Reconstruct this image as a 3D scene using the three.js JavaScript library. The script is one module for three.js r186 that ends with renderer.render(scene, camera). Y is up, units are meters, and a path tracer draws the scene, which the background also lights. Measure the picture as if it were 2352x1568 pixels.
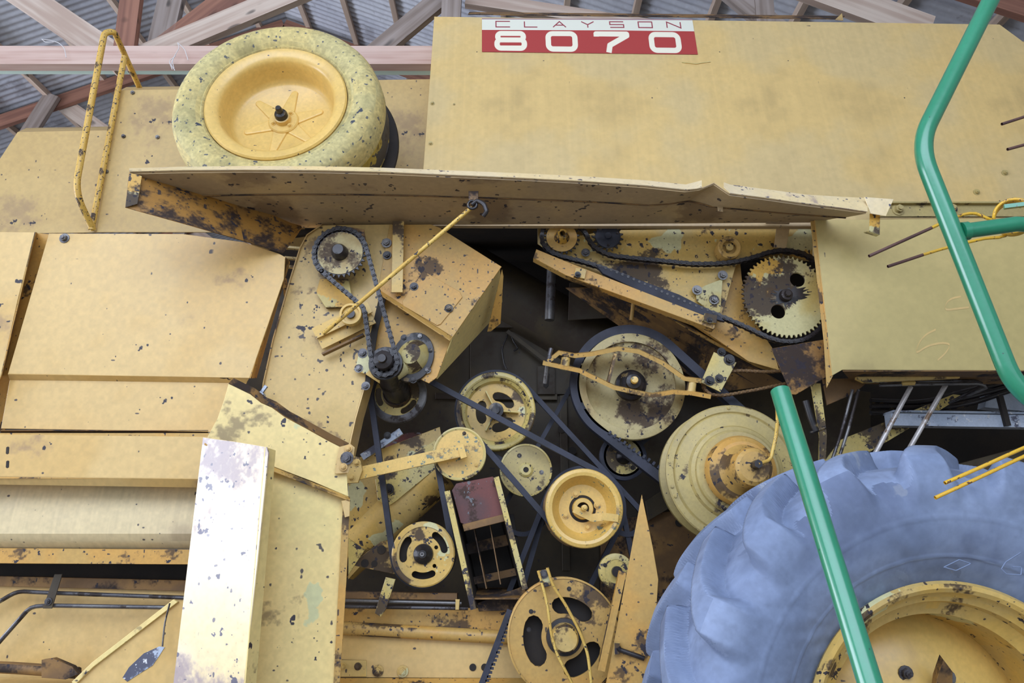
import * as THREE from 'three';
import { mergeGeometries, toCreasedNormals } from 'three/addons/utils/BufferGeometryUtils.js';
import { RectAreaLightUniformsLib } from 'three/addons/lights/RectAreaLightUniformsLib.js';

// ---------------------------------------------------------------- camera, sky, daylight, exposure
const scene = new THREE.Scene();
const renderer = new THREE.WebGLRenderer({ antialias: true });
renderer.toneMapping = THREE.LinearToneMapping;
renderer.toneMappingExposure = 1.0;
renderer.shadowMap.enabled = true;
const FOCAL = 1700, PITCH = 15.3 * Math.PI / 180, EYE = new THREE.Vector3(0, 1.27, 3.0);
const camera = new THREE.PerspectiveCamera(2 * Math.atan(784 / FOCAL) * 180 / Math.PI, 1.5, 0.05, 120);
camera.position.copy(EYE);
camera.lookAt(0, EYE.y + Math.tan(PITCH) * 10, EYE.z - 10);
scene.background = new THREE.Color().setRGB(1.15, 1.3, 1.6);          // even overcast sky
RectAreaLightUniformsLib.init();
function daylight(w, h, pos, to, rgb, k) {                              // daylight that comes in through one opening of the shed
  const l = new THREE.RectAreaLight(new THREE.Color().setRGB(...rgb), k, w, h);
  l.position.set(...pos); l.lookAt(...to); l.name = 'daylight'; scene.add(l);
}
daylight(8.0, 3.2, [-9.5, 2.3, -0.2], [0, 2.3, -0.2], [0.93, 1.0, 1.2], 8.0);     // open left side of the shed
daylight(8.0, 3.0, [-0.9, 4.6, 4.6], [-0.2, 1.2, -0.3], [0.88, 1.0, 1.25], 3.3);   // open front gable behind the photographer

// ---------------------------------------------------------------- helpers
const V = (x, y, z) => new THREE.Vector3(x, y, z);
let rs = 7;
const rnd = () => { rs = (Math.imul(rs, 1664525) + 1013904223) >>> 0; return rs / 4294967296; };
const rr = (a, b) => a + (b - a) * rnd();
const SP = Math.sin(PITCH), CP = Math.cos(PITCH);
// the point of the upright plane z = const that was measured at (px, py) on the photograph
function at(px, py, z) {
  const u = (px - 1176) / FOCAL, v = (784 - py) / FOCAL, dz = v * SP - CP, t = (z - EYE.z) / dz;
  return V(EYE.x + u * t, EYE.y + (v * CP + SP) * t, z);
}
// metres of one photo pixel (across) at such a point
const mpp = (py, z) => { const v = (784 - py) / FOCAL; return (z - EYE.z) / (v * SP - CP) / FOCAL; };
const used = new Map();
function numbered(n) { const k = used.get(n) || 0; used.set(n, k + 1); return k ? n + '_' + String(k).padStart(3, '0') : n; }
function boxUV(g, noOffset) {                                           // uv in metres from the dominant axis of each face
  if (g.index) g = g.toNonIndexed();
  const p = g.attributes.position, uv = new Float32Array(p.count * 2), ox = noOffset ? 0 : rnd() * 7, oy = noOffset ? 0 : rnd() * 7;
  const a = V(), b = V(), c = V(), n = V();
  for (let i = 0; i < p.count; i += 3) {
    a.fromBufferAttribute(p, i); b.fromBufferAttribute(p, i + 1); c.fromBufferAttribute(p, i + 2);
    n.subVectors(b, a).cross(c.clone().sub(a));
    const x = Math.abs(n.x), y = Math.abs(n.y), z = Math.abs(n.z);
    for (let k = 0; k < 3; k++) {
      const q = [a, b, c][k], j = (i + k) * 2;
      if (z >= x && z >= y) { uv[j] = q.x + ox; uv[j + 1] = q.y + oy; }
      else if (x >= y) { uv[j] = q.z + ox; uv[j + 1] = q.y + oy; }
      else { uv[j] = q.x + ox; uv[j + 1] = q.z + oy; }
    }
  }
  g.setAttribute('uv', new THREE.BufferAttribute(uv, 2));
  return g;
}
const clean = (g) => { g = g.index ? g.toNonIndexed() : g; for (const k of Object.keys(g.attributes)) if (!['position', 'normal', 'uv'].includes(k)) g.deleteAttribute(k); return g; };
const join = (list) => mergeGeometries(list.map(clean));
function mesh(name, g, m, parent, top) {
  const o = new THREE.Mesh(g, m);
  o.name = top ? numbered(name) : name; o.castShadow = o.receiveShadow = true;
  parent.add(o); return o;
}
const part = (name, g, m, parent) => mesh(name, boxUV(Array.isArray(g) ? join(g) : g), m, parent);
function group(name, parent, x = 0, y = 0, z = 0) { const o = new THREE.Group(); o.name = name; o.position.set(x, y, z); parent.add(o); return o; }
function thing(name, label, category, x = 0, y = 0, z = 0, extra) {
  const o = group(numbered(name), scene, x, y, z); o.userData = { label, category, ...extra }; return o;
}
const structure = (o) => { o.userData.kind = 'structure'; return o; };

// geometry builders, all in world metres
function box(x0, x1, y0, y1, z0, z1) { const g = new THREE.BoxGeometry(x1 - x0, y1 - y0, z1 - z0); g.translate((x0 + x1) / 2, (y0 + y1) / 2, (z0 + z1) / 2); return g; }
function bar(a, b, w, h, up = V(0, 0, 1)) {                             // box from a to b; w across, h along "up"
  const d = b.clone().sub(a), L = d.length(); d.normalize();
  const s = d.clone().cross(up).normalize(), u = s.clone().cross(d).normalize();
  const g = new THREE.BoxGeometry(w, L, h);
  g.applyMatrix4(new THREE.Matrix4().makeBasis(s, d, u).setPosition(a.clone().add(b).multiplyScalar(0.5)));
  return g;
}
function tube(pts, r, seg = 8, n, bend = 0.35) {                         // round tube through points with softened corners
  const path = new THREE.CurvePath();
  let prev = pts[0].clone();
  for (let i = 1; i < pts.length - 1; i++) {
    const p = pts[i], l1 = p.distanceTo(pts[i - 1]), l2 = p.distanceTo(pts[i + 1]), k = Math.min(l1, l2) * bend;
    const a = p.clone().lerp(pts[i - 1], k / l1), b = p.clone().lerp(pts[i + 1], k / l2);
    path.add(new THREE.LineCurve3(prev, a)); path.add(new THREE.QuadraticBezierCurve3(a, p.clone(), b)); prev = b;
  }
  path.add(new THREE.LineCurve3(prev, pts[pts.length - 1].clone()));
  const g = new THREE.TubeGeometry(path, n || Math.max(2, (pts.length - 1) * 10), r, seg, false);
  const caps = [0, 1].map((t) => {
    const c = new THREE.CircleGeometry(r, seg), q = path.getPointAt(t), d = path.getTangentAt(t).multiplyScalar(t ? 1 : -1);
    c.applyQuaternion(new THREE.Quaternion().setFromUnitVectors(V(0, 0, 1), d)); c.translate(q.x, q.y, q.z); return c;
  });
  return join([g, ...caps]);
}
function shapeOf(pts) { const s = new THREE.Shape(); pts.forEach((p, i) => (i ? s.lineTo(p.x, p.y) : s.moveTo(p.x, p.y))); return s; }
function slab(shape, zFront, t, bevel = 0.0012) {                        // shape extruded back from zFront by t
  const g = new THREE.ExtrudeGeometry(shape, { depth: t - 2 * bevel, bevelEnabled: bevel > 0, bevelThickness: bevel, bevelSize: bevel, bevelOffset: -bevel, bevelSegments: 1, curveSegments: 40 });
  g.translate(0, 0, zFront - t + bevel); return g;
}
const plate = (px, z, t = 0.006) => slab(shapeOf(px.map(([x, y]) => at(x, y, z))), z, t, Math.min(0.0012, t / 4));
function sheet(pts, t = 0.005) {                                        // flat polygon through points in space, thickness behind it
  const n = V(), c = V();
  pts.forEach((p, i) => { const q = pts[(i + 1) % pts.length]; n.x += (p.y - q.y) * (p.z + q.z); n.y += (p.z - q.z) * (p.x + q.x); n.z += (p.x - q.x) * (p.y + q.y); c.add(p); });
  n.normalize(); if (n.z < 0) n.negate(); c.divideScalar(pts.length);
  const u = Math.abs(n.y) < 0.9 ? V(0, 1, 0).cross(n).normalize() : V(1, 0, 0), w = n.clone().cross(u).normalize();
  const M = new THREE.Matrix4().makeBasis(u, w, n).setPosition(c), I = M.clone().invert();
  const g = slab(shapeOf(pts.map((p) => p.clone().applyMatrix4(I))), 0, t, Math.min(0.001, t / 4));
  return g.applyMatrix4(M);
}
const psheet = (px, t) => sheet(px.map(([x, y, z]) => at(x, y, z)), t);
function lathe(prof, seg = 64, crease = 0.5) {                           // profile [radius, z]; axis z
  const g = new THREE.LatheGeometry(prof.map(([r, z]) => new THREE.Vector2(Math.max(r, 1e-5), z)), seg);
  g.rotateX(Math.PI / 2);
  return toCreasedNormals(g, crease);
}
function disc(r, t, seg = 32) { const g = new THREE.CylinderGeometry(r, r, t, seg); g.rotateX(Math.PI / 2); return g; }
function hex(r, t) { const g = new THREE.CylinderGeometry(r * 0.92, r, t, 6); g.rotateX(Math.PI / 2); return g; }
function bolt(parent, p, r, m, name = 'bolt') { const g = join([hex(r, r * 0.9).translate(0, 0, r * 0.5), disc(r * 1.45, r * 0.25, 12), disc(r * 0.55, r * 0.5, 8).translate(0, 0, r * 1.1)]); const o = part(name, g, m, parent); o.position.copy(p); return o; }
const boltAt = (parent, px, py, z, rpx, m) => bolt(parent, at(px, py, z), rpx * mpp(py, z), m);
function sweep(path, z0, z1, th, closed = true) {                        // flat strip of thickness th standing on a path in the xy plane, from z0 to z1
  const n = path.length, pos = [], idx = [];
  for (let i = 0; i < n; i++) {
    const a = path[closed ? (i + n - 1) % n : Math.max(0, i - 1)], b = path[closed ? (i + 1) % n : Math.min(n - 1, i + 1)];
    let nx = b.y - a.y, ny = a.x - b.x; const L = Math.hypot(nx, ny) || 1; nx *= th / L; ny *= th / L;
    const p = path[i];
    pos.push(p.x, p.y, z0, p.x, p.y, z1, p.x + nx, p.y + ny, z1, p.x + nx, p.y + ny, z0);
  }
  for (let i = 0; i < (closed ? n : n - 1); i++) for (let k = 0; k < 4; k++) {
    const a = i * 4 + k, b = i * 4 + (k + 1) % 4, c = ((i + 1) % n) * 4 + k, d = ((i + 1) % n) * 4 + (k + 1) % 4;
    idx.push(a, b, d, a, d, c);
  }
  if (!closed) { const e = (n - 1) * 4; idx.push(0, 2, 1, 0, 3, 2, e, e + 1, e + 2, e, e + 2, e + 3); }
  const g = new THREE.BufferGeometry(); g.setAttribute('position', new THREE.Float32BufferAttribute(pos, 3)); g.setIndex(idx);
  const f = g.toNonIndexed(); f.computeVertexNormals(); return f;
}
// the tight loop round circles {x,y,r,s}: s = 1 runs clockwise round the wheel, s = -1 the other way
function loop(cs, step = 0.012) {
  const tang = cs.map((c, i) => {
    const e = cs[(i + 1) % cs.length], dx = e.x - c.x, dy = e.y - c.y, d = Math.hypot(dx, dy), base = Math.atan2(dy, dx);
    const k = Math.asin(Math.max(-1, Math.min(1, (c.s * c.r - e.s * e.r) / d)));
    const ang = base + Math.PI / 2 - k;                                 // normal of the common tangent, on the left of travel
    const nx = Math.cos(ang), ny = Math.sin(ang);
    return [{ x: c.x + nx * c.r * c.s, y: c.y + ny * c.r * c.s }, { x: e.x + nx * e.r * e.s, y: e.y + ny * e.r * e.s }];
  });
  const out = [];
  cs.forEach((c, i) => {
    const a = tang[(i + cs.length - 1) % cs.length][1], b = tang[i][0];
    let t0 = Math.atan2(a.y - c.y, a.x - c.x), t1 = Math.atan2(b.y - c.y, b.x - c.x);
    if (c.s > 0) while (t1 > t0) t1 -= 2 * Math.PI; else while (t1 < t0) t1 += 2 * Math.PI;
    const n = Math.max(1, Math.ceil(Math.abs(t1 - t0) * c.r / step));
    for (let k = 0; k <= n; k++) { const t = t0 + (t1 - t0) * k / n; out.push({ x: c.x + Math.cos(t) * c.r, y: c.y + Math.sin(t) * c.r }); }
    const e = tang[i][1], L = Math.hypot(e.x - b.x, e.y - b.y), m = Math.floor(L / 0.05);
    for (let k = 1; k < m; k++) out.push({ x: b.x + (e.x - b.x) * k / m, y: b.y + (e.y - b.y) * k / m });
  });
  return out;
}
const circ = (px, py, rpx, z, s = 1) => { const c = at(px, py, z); return { x: c.x, y: c.y, r: rpx * mpp(py, z), s }; };

// ---------------------------------------------------------------- materials
function grid(seed, per) { let s = (seed * 2654435761 + per * 97) >>> 0; const a = new Float32Array(per * per); for (let i = 0; i < a.length; i++) { s = (Math.imul(s, 1664525) + 1013904223) >>> 0; a[i] = s / 4294967296; } return a; }
function fbm(N, seed, px, py, oct, gain = 0.5) {                          // tileable value noise; px, py lattice cells of the first octave
  const out = new Float32Array(N * N); let amp = 1, sum = 0;
  for (let o = 0; o < oct; o++) {
    const fx = px << o, fy = py << o, m = Math.max(fx, fy), G = grid(seed + o * 31, m);
    for (let y = 0; y < N; y++) {
      const v = y / N * fy, j = Math.floor(v), b = v - j, sb = b * b * (3 - 2 * b), r0 = (j % fy) * m, r1 = ((j + 1) % fy) * m;
      for (let x = 0; x < N; x++) {
        const u = x / N * fx, i = Math.floor(u), a = u - i, sa = a * a * (3 - 2 * a), i0 = i % fx, i1 = (i + 1) % fx;
        const p = G[r0 + i0] + (G[r0 + i1] - G[r0 + i0]) * sa, q = G[r1 + i0] + (G[r1 + i1] - G[r1 + i0]) * sa;
        out[y * N + x] += amp * (p + (q - p) * sb);
      }
    }
    sum += amp; amp *= gain;
  }
  for (let i = 0; i < out.length; i++) out[i] /= sum;
  return out;
}
function quantile(a, q) { const s = []; for (let i = 0; i < a.length; i += 37) s.push(a[i]); s.sort((x, y) => x - y); return s[Math.max(0, Math.min(s.length - 1, Math.floor(q * s.length)))]; }
const sst = (a, b, x) => { const t = Math.max(0, Math.min(1, (x - a) / (b - a))); return t * t * (3 - 2 * t); };
function tex(N, data, tile, srgb) {
  const t = new THREE.DataTexture(data, N, N); t.wrapS = t.wrapT = THREE.RepeatWrapping; t.repeat.set(1 / tile, 1 / tile);
  t.magFilter = THREE.LinearFilter; t.minFilter = THREE.LinearMipmapLinearFilter; t.generateMipmaps = true;
  if (srgb) t.colorSpace = THREE.SRGBColorSpace; t.needsUpdate = true; return t;
}
// old machine paint: mottled base, rubbed patches of another tone, greasy dirt, chips down to dark metal, fine specks, scratches
function paint(seed, o) {
  const N = o.N || 512, tile = o.tile || 0.8, D = new Uint8Array(N * N * 4), R = new Uint8Array(N * N * 4);
  const low = fbm(N, seed, 3, 3, 5), rub = fbm(N, seed + 11, 4, 4, 5), dirt = fbm(N, seed + 23, 3, 3, 7, 0.6), fine = fbm(N, seed + 37, 64, 64, 3), chipN = fbm(N, seed + 51, o.chipF || 22, o.chipF || 22, 4, 0.6), sp = fbm(N, seed + 67, 40, 40, 2), str = fbm(N, seed + 71, 90, 3, 2);
  const cm = new Float32Array(N * N); for (let i = 0; i < cm.length; i++) cm[i] = chipN[i] + 0.5 * (dirt[i] - 0.5);
  const qr = quantile(rub, 1 - (o.rub || 0)), qd = quantile(dirt, 1 - (o.dirt || 0)), qc = quantile(cm, 1 - (o.chip || 0)), qs = quantile(sp, 1 - (o.speck || 0));
  const B = o.base, F = o.fade || B, U = o.rubCol || [206, 200, 150], G = o.dirtCol || [52, 38, 28], C = o.chipCol || [48, 42, 48], soft = o.soft || 0.06;
  for (let i = 0; i < N * N; i++) {
    const f = sst(0.38, 0.62, low[i]), v = 1 + (o.grain ?? 0.05) * (fine[i] - 0.5) * 2 + (o.streak || 0) * (str[i] - 0.5) * 2;
    let c = [0, 1, 2].map((k) => (B[k] + (F[k] - B[k]) * f) * v), ro = o.rough ?? 0.5;
    if (o.rub) { const a = sst(qr, qr + 0.015, rub[i] + 0.05 * (fine[i] - 0.5)); c = c.map((x, k) => x + (U[k] * v - x) * a); }
    if (o.dirt) { const a = sst(qd - soft * 0.4, qd + soft, dirt[i] + 0.12 * (fine[i] - 0.5)) * (o.dirtK ?? 0.85); c = c.map((x, k) => x + (G[k] * v - x) * a); ro += a * 0.2; }
    if (o.chip) { const a = sst(qc, qc + 0.012, cm[i]); c = c.map((x, k) => x + (C[k] * (0.8 + 0.4 * fine[i]) - x) * a); ro += a * 0.1; }
    if (o.speck) { const a = sst(qs, qs + 0.03, sp[i]) * 0.8; c = c.map((x, k) => x + (C[k] - x) * a); }
    for (let k = 0; k < 3; k++) D[i * 4 + k] = Math.max(0, Math.min(255, c[k])); D[i * 4 + 3] = 255;
    const rv = Math.max(20, Math.min(250, (ro + 0.08 * (fine[i] - 0.5)) * 255)); R[i * 4] = R[i * 4 + 1] = R[i * 4 + 2] = rv; R[i * 4 + 3] = 255;
  }
  return new THREE.MeshPhysicalMaterial({ map: tex(N, D, tile, true), roughnessMap: tex(N, R, tile), roughness: 1, metalness: o.metal || 0, clearcoat: o.coat || 0, clearcoatRoughness: 0.35, side: THREE.DoubleSide });
}
const plain = (r, g, b, rough = 0.6, metal = 0) => new THREE.MeshStandardMaterial({ color: new THREE.Color().setRGB(r / 255, g / 255, b / 255, THREE.SRGBColorSpace), roughness: rough, metalness: metal, side: THREE.DoubleSide });
const Y = [212, 174, 90], YF = [202, 172, 104], YL = [214, 181, 117];
const M = {
  tank: paint(1, { base: [213, 182, 117], fade: [205, 180, 125], tile: 1.3, N: 768, rough: 0.42, speck: 0.0005, dirt: 0.12, dirtK: 0.2, dirtCol: [120, 104, 70], soft: 0.12, streak: 0.02, grain: 0.035 }),
  shield: paint(2, { base: YL, fade: [210, 173, 104], tile: 1.1, N: 768, rough: 0.42, dirt: 0.05, dirtK: 0.5, dirtCol: [128, 102, 84], soft: 0.1, speck: 0.003, chip: 0.004, coat: 0.15 }),
  frontSkinShaded: paint(31, { base: [196, 176, 115], fade: [188, 170, 110], tile: 1.3, N: 768, rough: 0.42, speck: 0.0005, dirt: 0.06, dirtK: 0.25, dirtCol: [120, 104, 70], soft: 0.12, grain: 0.035 }),  // darker copy of the tank paint; its weaker light is put into the colour
  hood: paint(3, { base: [193, 164, 104], fade: [188, 158, 98], tile: 1.1, rough: 0.45, dirt: 0.07, dirtK: 0.4, dirtCol: [120, 96, 80], soft: 0.1, speck: 0.004, chip: 0.003 }),
  mech: paint(4, { base: Y, fade: YF, tile: 0.6, rough: 0.45, dirt: 0.16, dirtK: 0.8, chip: 0.035, speck: 0.012, rub: 0.08 }),
  pan: paint(35, { base: [216, 196, 150], fade: [208, 190, 150], tile: 0.9, rough: 0.5, dirt: 0.08, dirtK: 0.4, dirtCol: [150, 130, 104], soft: 0.12, streak: 0.03, speck: 0.003 }),
  mechOrange: paint(5, { base: [202, 154, 76], fade: [192, 154, 84], tile: 0.6, rough: 0.48, dirt: 0.13, dirtK: 0.7, chip: 0.02, speck: 0.02 }),
  pale: paint(6, { base: [200, 190, 136], fade: [190, 170, 102], tile: 0.5, rough: 0.5, dirt: 0.34, dirtK: 0.85, chip: 0.05, rub: 0.2, rubCol: [206, 160, 66] }),
  pulley: paint(7, { base: [206, 182, 104], fade: [196, 180, 118], tile: 0.42, rough: 0.42, dirt: 0.28, dirtK: 0.8, chip: 0.07, speck: 0.01 }),
  bowl: paint(8, { base: [226, 186, 98], fade: [220, 182, 96], tile: 0.4, rough: 0.32, dirt: 0.03, dirtK: 0.5, chip: 0.035, chipCol: [112, 122, 104], coat: 0.3 }),
  variator: paint(9, { base: [186, 166, 104], fade: [176, 158, 104], tile: 0.5, rough: 0.45, dirt: 0.06, dirtK: 0.6, chip: 0.012, speck: 0.006 }),
  grimy: paint(10, { base: [150, 112, 60], fade: [120, 90, 54], tile: 0.5, rough: 0.6, dirt: 0.45, dirtK: 0.9, dirtCol: [40, 30, 26], chip: 0.05, soft: 0.12 }),
  inner: paint(11, { base: [80, 69, 47], fade: [62, 53, 38], tile: 0.8, rough: 0.6, dirt: 0.35, dirtK: 0.8, dirtCol: [58, 46, 36], soft: 0.16, speck: 0.01 }),  // dirty paint, base also darkened to carry the shade of the deep recess
  under: paint(12, { base: [186, 160, 116], fade: [172, 150, 116], tile: 0.9, rough: 0.55, dirt: 0.1, dirtK: 0.42, dirtCol: [80, 60, 46], chip: 0.006, speck: 0.02, soft: 0.14 }),
  cheek: paint(13, { base: [164, 118, 50], fade: [140, 104, 56], tile: 0.55, rough: 0.6, dirt: 0.5, dirtK: 0.92, dirtCol: [44, 32, 28], chip: 0.06, soft: 0.1, speck: 0.03 }),
  door: paint(14, { base: [234, 214, 140], fade: [236, 210, 138], tile: 0.9, rough: 0.4, dirt: 0.05, dirtK: 0.4, chip: 0.012, speck: 0.008, rub: 0.03, rubCol: [206, 204, 150], coat: 0.2 }),
  bright: paint(15, { base: [238, 214, 160], fade: [236, 216, 174], tile: 0.8, rough: 0.3, dirt: 0.2, dirtK: 0.75, dirtCol: [134, 116, 122], chip: 0.02, chipCol: [84, 80, 96], speck: 0.01, soft: 0.1, coat: 0.4 }),  // yellow paint made paler; the strong daylight on it is put into the colour
  elev: paint(32, { base: [208, 177, 112], fade: [200, 170, 104], tile: 0.8, rough: 0.45, dirt: 0.1, dirtK: 0.55, dirtCol: [96, 76, 60], chip: 0.015, speck: 0.03 }),
  sheave: paint(33, { base: [184, 168, 118], fade: [160, 136, 84], tile: 0.45, rough: 0.55, dirt: 0.4, dirtK: 0.85, dirtCol: [62, 46, 34], chip: 0.05, soft: 0.1 }),
  redPlate: paint(16, { base: [110, 62, 56], fade: [92, 62, 60], tile: 0.4, rough: 0.6, dirt: 0.3, dirtK: 0.7, chip: 0.05, chipCol: [110, 110, 112] }),
  spareTyre: paint(17, { base: [196, 178, 116], fade: [186, 174, 120], tile: 0.7, rough: 0.75, dirt: 0.1, dirtK: 0.4, dirtCol: [130, 124, 84], chip: 0.008, chipCol: [70, 74, 84], speck: 0.03, grain: 0.16 }),
  grimyRubber: paint(29, { base: [62, 60, 62], fade: [74, 70, 66], tile: 0.5, rough: 0.7, rub: 0.22, rubCol: [176, 152, 66], dirt: 0.1, dirtK: 0.5, grain: 0.1 }),
  rim: paint(18, { base: [224, 186, 104], fade: [218, 182, 102], tile: 0.7, rough: 0.35, dirt: 0.05, dirtK: 0.35, dirtCol: [150, 120, 80], soft: 0.12, coat: 0.25, speck: 0.002 }),
  rubber: paint(19, { base: [122, 136, 163], fade: [136, 150, 177], tile: 0.9, N: 768, rough: 0.7, dirt: 0.2, dirtK: 0.45, dirtCol: [74, 82, 104], soft: 0.16, rub: 0.02, rubCol: [150, 158, 172], grain: 0.07 }),  // grey rubber with the blue of the skylight mixed into its colour
  belt: paint(20, { base: [42, 44, 54], fade: [52, 54, 66], tile: 0.3, rough: 0.65, grain: 0.1 }),
  grease: paint(21, { base: [34, 31, 32], fade: [48, 43, 42], tile: 0.2, rough: 0.35, dirt: 0.2, dirtCol: [20, 18, 20], rub: 0.06, rubCol: [110, 92, 60], grain: 0.15 }),
  steel: paint(22, { base: [120, 118, 116], fade: [92, 90, 92], tile: 0.3, rough: 0.4, metal: 0.6, dirt: 0.3, dirtCol: [54, 46, 42], grain: 0.1 }),
  green: paint(23, { base: [34, 128, 92], fade: [38, 132, 96], tile: 0.5, rough: 0.18, grain: 0.03, coat: 0.7, speck: 0.001 }),
  tine: paint(24, { base: [226, 178, 42], fade: [220, 172, 50], tile: 0.2, rough: 0.35, chip: 0.04, chipCol: [92, 60, 48], coat: 0.3 }),
  tineTip: paint(25, { base: [84, 58, 54], fade: [96, 66, 58], tile: 0.2, rough: 0.5, grain: 0.1 }),
  blueSteel: paint(26, { base: [184, 194, 208], fade: [166, 178, 194], tile: 0.4, rough: 0.5, dirt: 0.2, dirtCol: [70, 70, 84], chip: 0.05, chipCol: [214, 214, 214] }),
  polished: paint(34, { base: [196, 190, 184], fade: [176, 170, 166], tile: 0.3, rough: 0.25, metal: 0.25, dirt: 0.12, dirtCol: [110, 84, 60] }),
  dark: paint(27, { base: [38, 33, 29], fade: [50, 42, 34], tile: 0.5, rough: 0.75, grain: 0.12 }),  // near-black; stands in for shade where it fills recesses, slots and holes
  rod: paint(28, { base: [222, 186, 96], fade: [206, 166, 78], tile: 0.25, rough: 0.45, chip: 0.05, speck: 0.02, dirt: 0.05 }),
};
// the point of the plane z = z0 + a x + b y that was measured at (px, py)
function on(px, py, [z0, a, b]) {
  const u = (px - 1176) / FOCAL, v = (784 - py) / FOCAL, dy = v * CP + SP, dz = v * SP - CP;
  const t = (z0 + b * EYE.y - EYE.z) / (dz - a * u - b * dy);
  return V(u * t, EYE.y + dy * t, EYE.z + dz * t);
}
const leaf = (px, plane, t) => sheet(px.map(([x, y]) => on(x, y, plane)), t);
function ruled(A, B, t = 0.004, rows = 1) {                              // solid sheet spanned between two rows of points
  const n = A.length, P = [], pos = [], uvDummy = [];
  for (let j = 0; j <= rows; j++) P.push(A.map((a, i) => a.clone().lerp(B[i], j / rows)));
  const nor = (j, i) => { const a = P[j][Math.max(0, i - 1)], b = P[j][Math.min(n - 1, i + 1)], c = P[Math.max(0, j - 1)][i], d = P[Math.min(rows, j + 1)][i]; const q = b.clone().sub(a).cross(d.clone().sub(c)).normalize(); return q; };
  const Q = P.map((r, j) => r.map((p, i) => p.clone().addScaledVector(nor(j, i), t)));
  const tri = (a, b, c) => pos.push(a.x, a.y, a.z, b.x, b.y, b.z, c.x, c.y, c.z), quad = (a, b, c, d) => { tri(a, b, c); tri(a, c, d); };
  for (let j = 0; j < rows; j++) for (let i = 0; i < n - 1; i++) { quad(P[j][i], P[j + 1][i], P[j + 1][i + 1], P[j][i + 1]); quad(Q[j][i], Q[j][i + 1], Q[j + 1][i + 1], Q[j + 1][i]); }
  for (let i = 0; i < n - 1; i++) { quad(P[0][i], P[0][i + 1], Q[0][i + 1], Q[0][i]); quad(P[rows][i], Q[rows][i], Q[rows][i + 1], P[rows][i + 1]); }
  for (let j = 0; j < rows; j++) { quad(P[j][0], Q[j][0], Q[j + 1][0], P[j + 1][0]); quad(P[j][n - 1], P[j + 1][n - 1], Q[j + 1][n - 1], Q[j][n - 1]); }
  const g = new THREE.BufferGeometry(); g.setAttribute('position', new THREE.Float32BufferAttribute(pos, 3)); g.computeVertexNormals();
  return toCreasedNormals(g, 0.6);
}
const pts3 = (l) => l.map(([x, y, z]) => at(x, y, z));
// ---------------------------------------------------------------- the shed
function wood(seed, base, dark) {                                       // sawn softwood: long grain, knots
  const N = 512, D = new Uint8Array(N * N * 4), a = fbm(N, seed, 2, 60, 3), b = fbm(N, seed + 5, 3, 8, 4), k = fbm(N, seed + 9, 4, 10, 3), kq = quantile(k, 0.975);
  for (let i = 0; i < N * N; i++) {
    const t = 0.55 * a[i] + 0.45 * b[i], kn = sst(kq, kq + 0.08, k[i]);
    for (let c = 0; c < 3; c++) { const v = base[c] + (dark[c] - base[c]) * sst(0.3, 0.7, t); D[i * 4 + c] = v * (1 - 0.4 * kn); }
    D[i * 4 + 3] = 255;
  }
  return new THREE.MeshStandardMaterial({ map: tex(N, D, 1.2, true), roughness: 0.8 });
}
const W = {
  pale: wood(101, [204, 188, 172], [178, 156, 140]), pink: wood(111, [208, 182, 168], [184, 150, 136]), brown: wood(121, [152, 108, 88], [122, 84, 70]),
  grey: wood(131, [158, 146, 138], [128, 114, 104]), batten: wood(141, [212, 192, 172], [190, 168, 150]), mint: wood(151, [212, 232, 220], [190, 216, 202]),
};
function timber(name, a, b, w, h, m, parent) {                          // uv runs along the stick
  const d = b.clone().sub(a), L = d.length(), g = new THREE.BoxGeometry(L, w, h);
  const n = boxUV(g); d.normalize();
  const z = V(0, 0, 1), y = Math.abs(d.z) > 0.9 ? V(0, 1, 0) : z.clone().cross(d).normalize(), x = d, zz = x.clone().cross(y).normalize();
  n.applyMatrix4(new THREE.Matrix4().makeBasis(x, y, zz).setPosition(a.clone().add(b).multiplyScalar(0.5)));
  return mesh(name, n, m, parent);
}
const RIDGE_X = -2.6, RIDGE_Y = 7.05, SLOPE = 0.41, EAVE_L = -9.8, EAVE_R = 4.6, ZB = -11, ZF = 4.8;
const roofY = (x) => RIDGE_Y - SLOPE * Math.abs(x - RIDGE_X);
const concrete = paint(161, { base: [158, 150, 138], fade: [140, 132, 120], tile: 2.2, rough: 0.85, grain: 0.08, dirt: 0.1, dirtK: 0.4 });
const block = paint(162, { base: [168, 164, 156], fade: [150, 146, 140], tile: 1.8, rough: 0.9, grain: 0.07 });
const gravel = paint(163, { base: [186, 180, 166], fade: [170, 164, 150], tile: 1.5, rough: 0.9, grain: 0.12 });
const tin = (() => { const m = paint(164, { base: [196, 200, 208], fade: [182, 186, 196], tile: 1.6, rough: 0.5, grain: 0.05, dirt: 0.06, dirtK: 0.3, dirtCol: [80, 76, 80] }); return m; })();
const S = (name, g, m) => structure(mesh(name, boxUV(g), m, scene));
S('floor', box(EAVE_L, EAVE_R + 0.3, -0.2, 0, ZB, ZF), concrete);
S('ground', box(-40, 40, -0.5, -0.2, -40, 40), gravel);
S('wall_right', box(EAVE_R, EAVE_R + 0.25, 0, 4.15, ZB, ZF), block);
S('wall_back', slab(shapeOf([V(EAVE_L, 0, 0), V(EAVE_R + 0.2, 0, 0), V(EAVE_R + 0.2, 4.05, 0), V(RIDGE_X, 7.0, 0), V(EAVE_L, 4.05, 0)]), ZB, 0.25, 0), block);
S('wall_front', join([box(EAVE_L, -8.2, 0, 4.0, ZF - 0.25, ZF), box(3.8, EAVE_R + 0.2, 0, 4.0, ZF - 0.25, ZF)]), block);   // open gable between two piers
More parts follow.
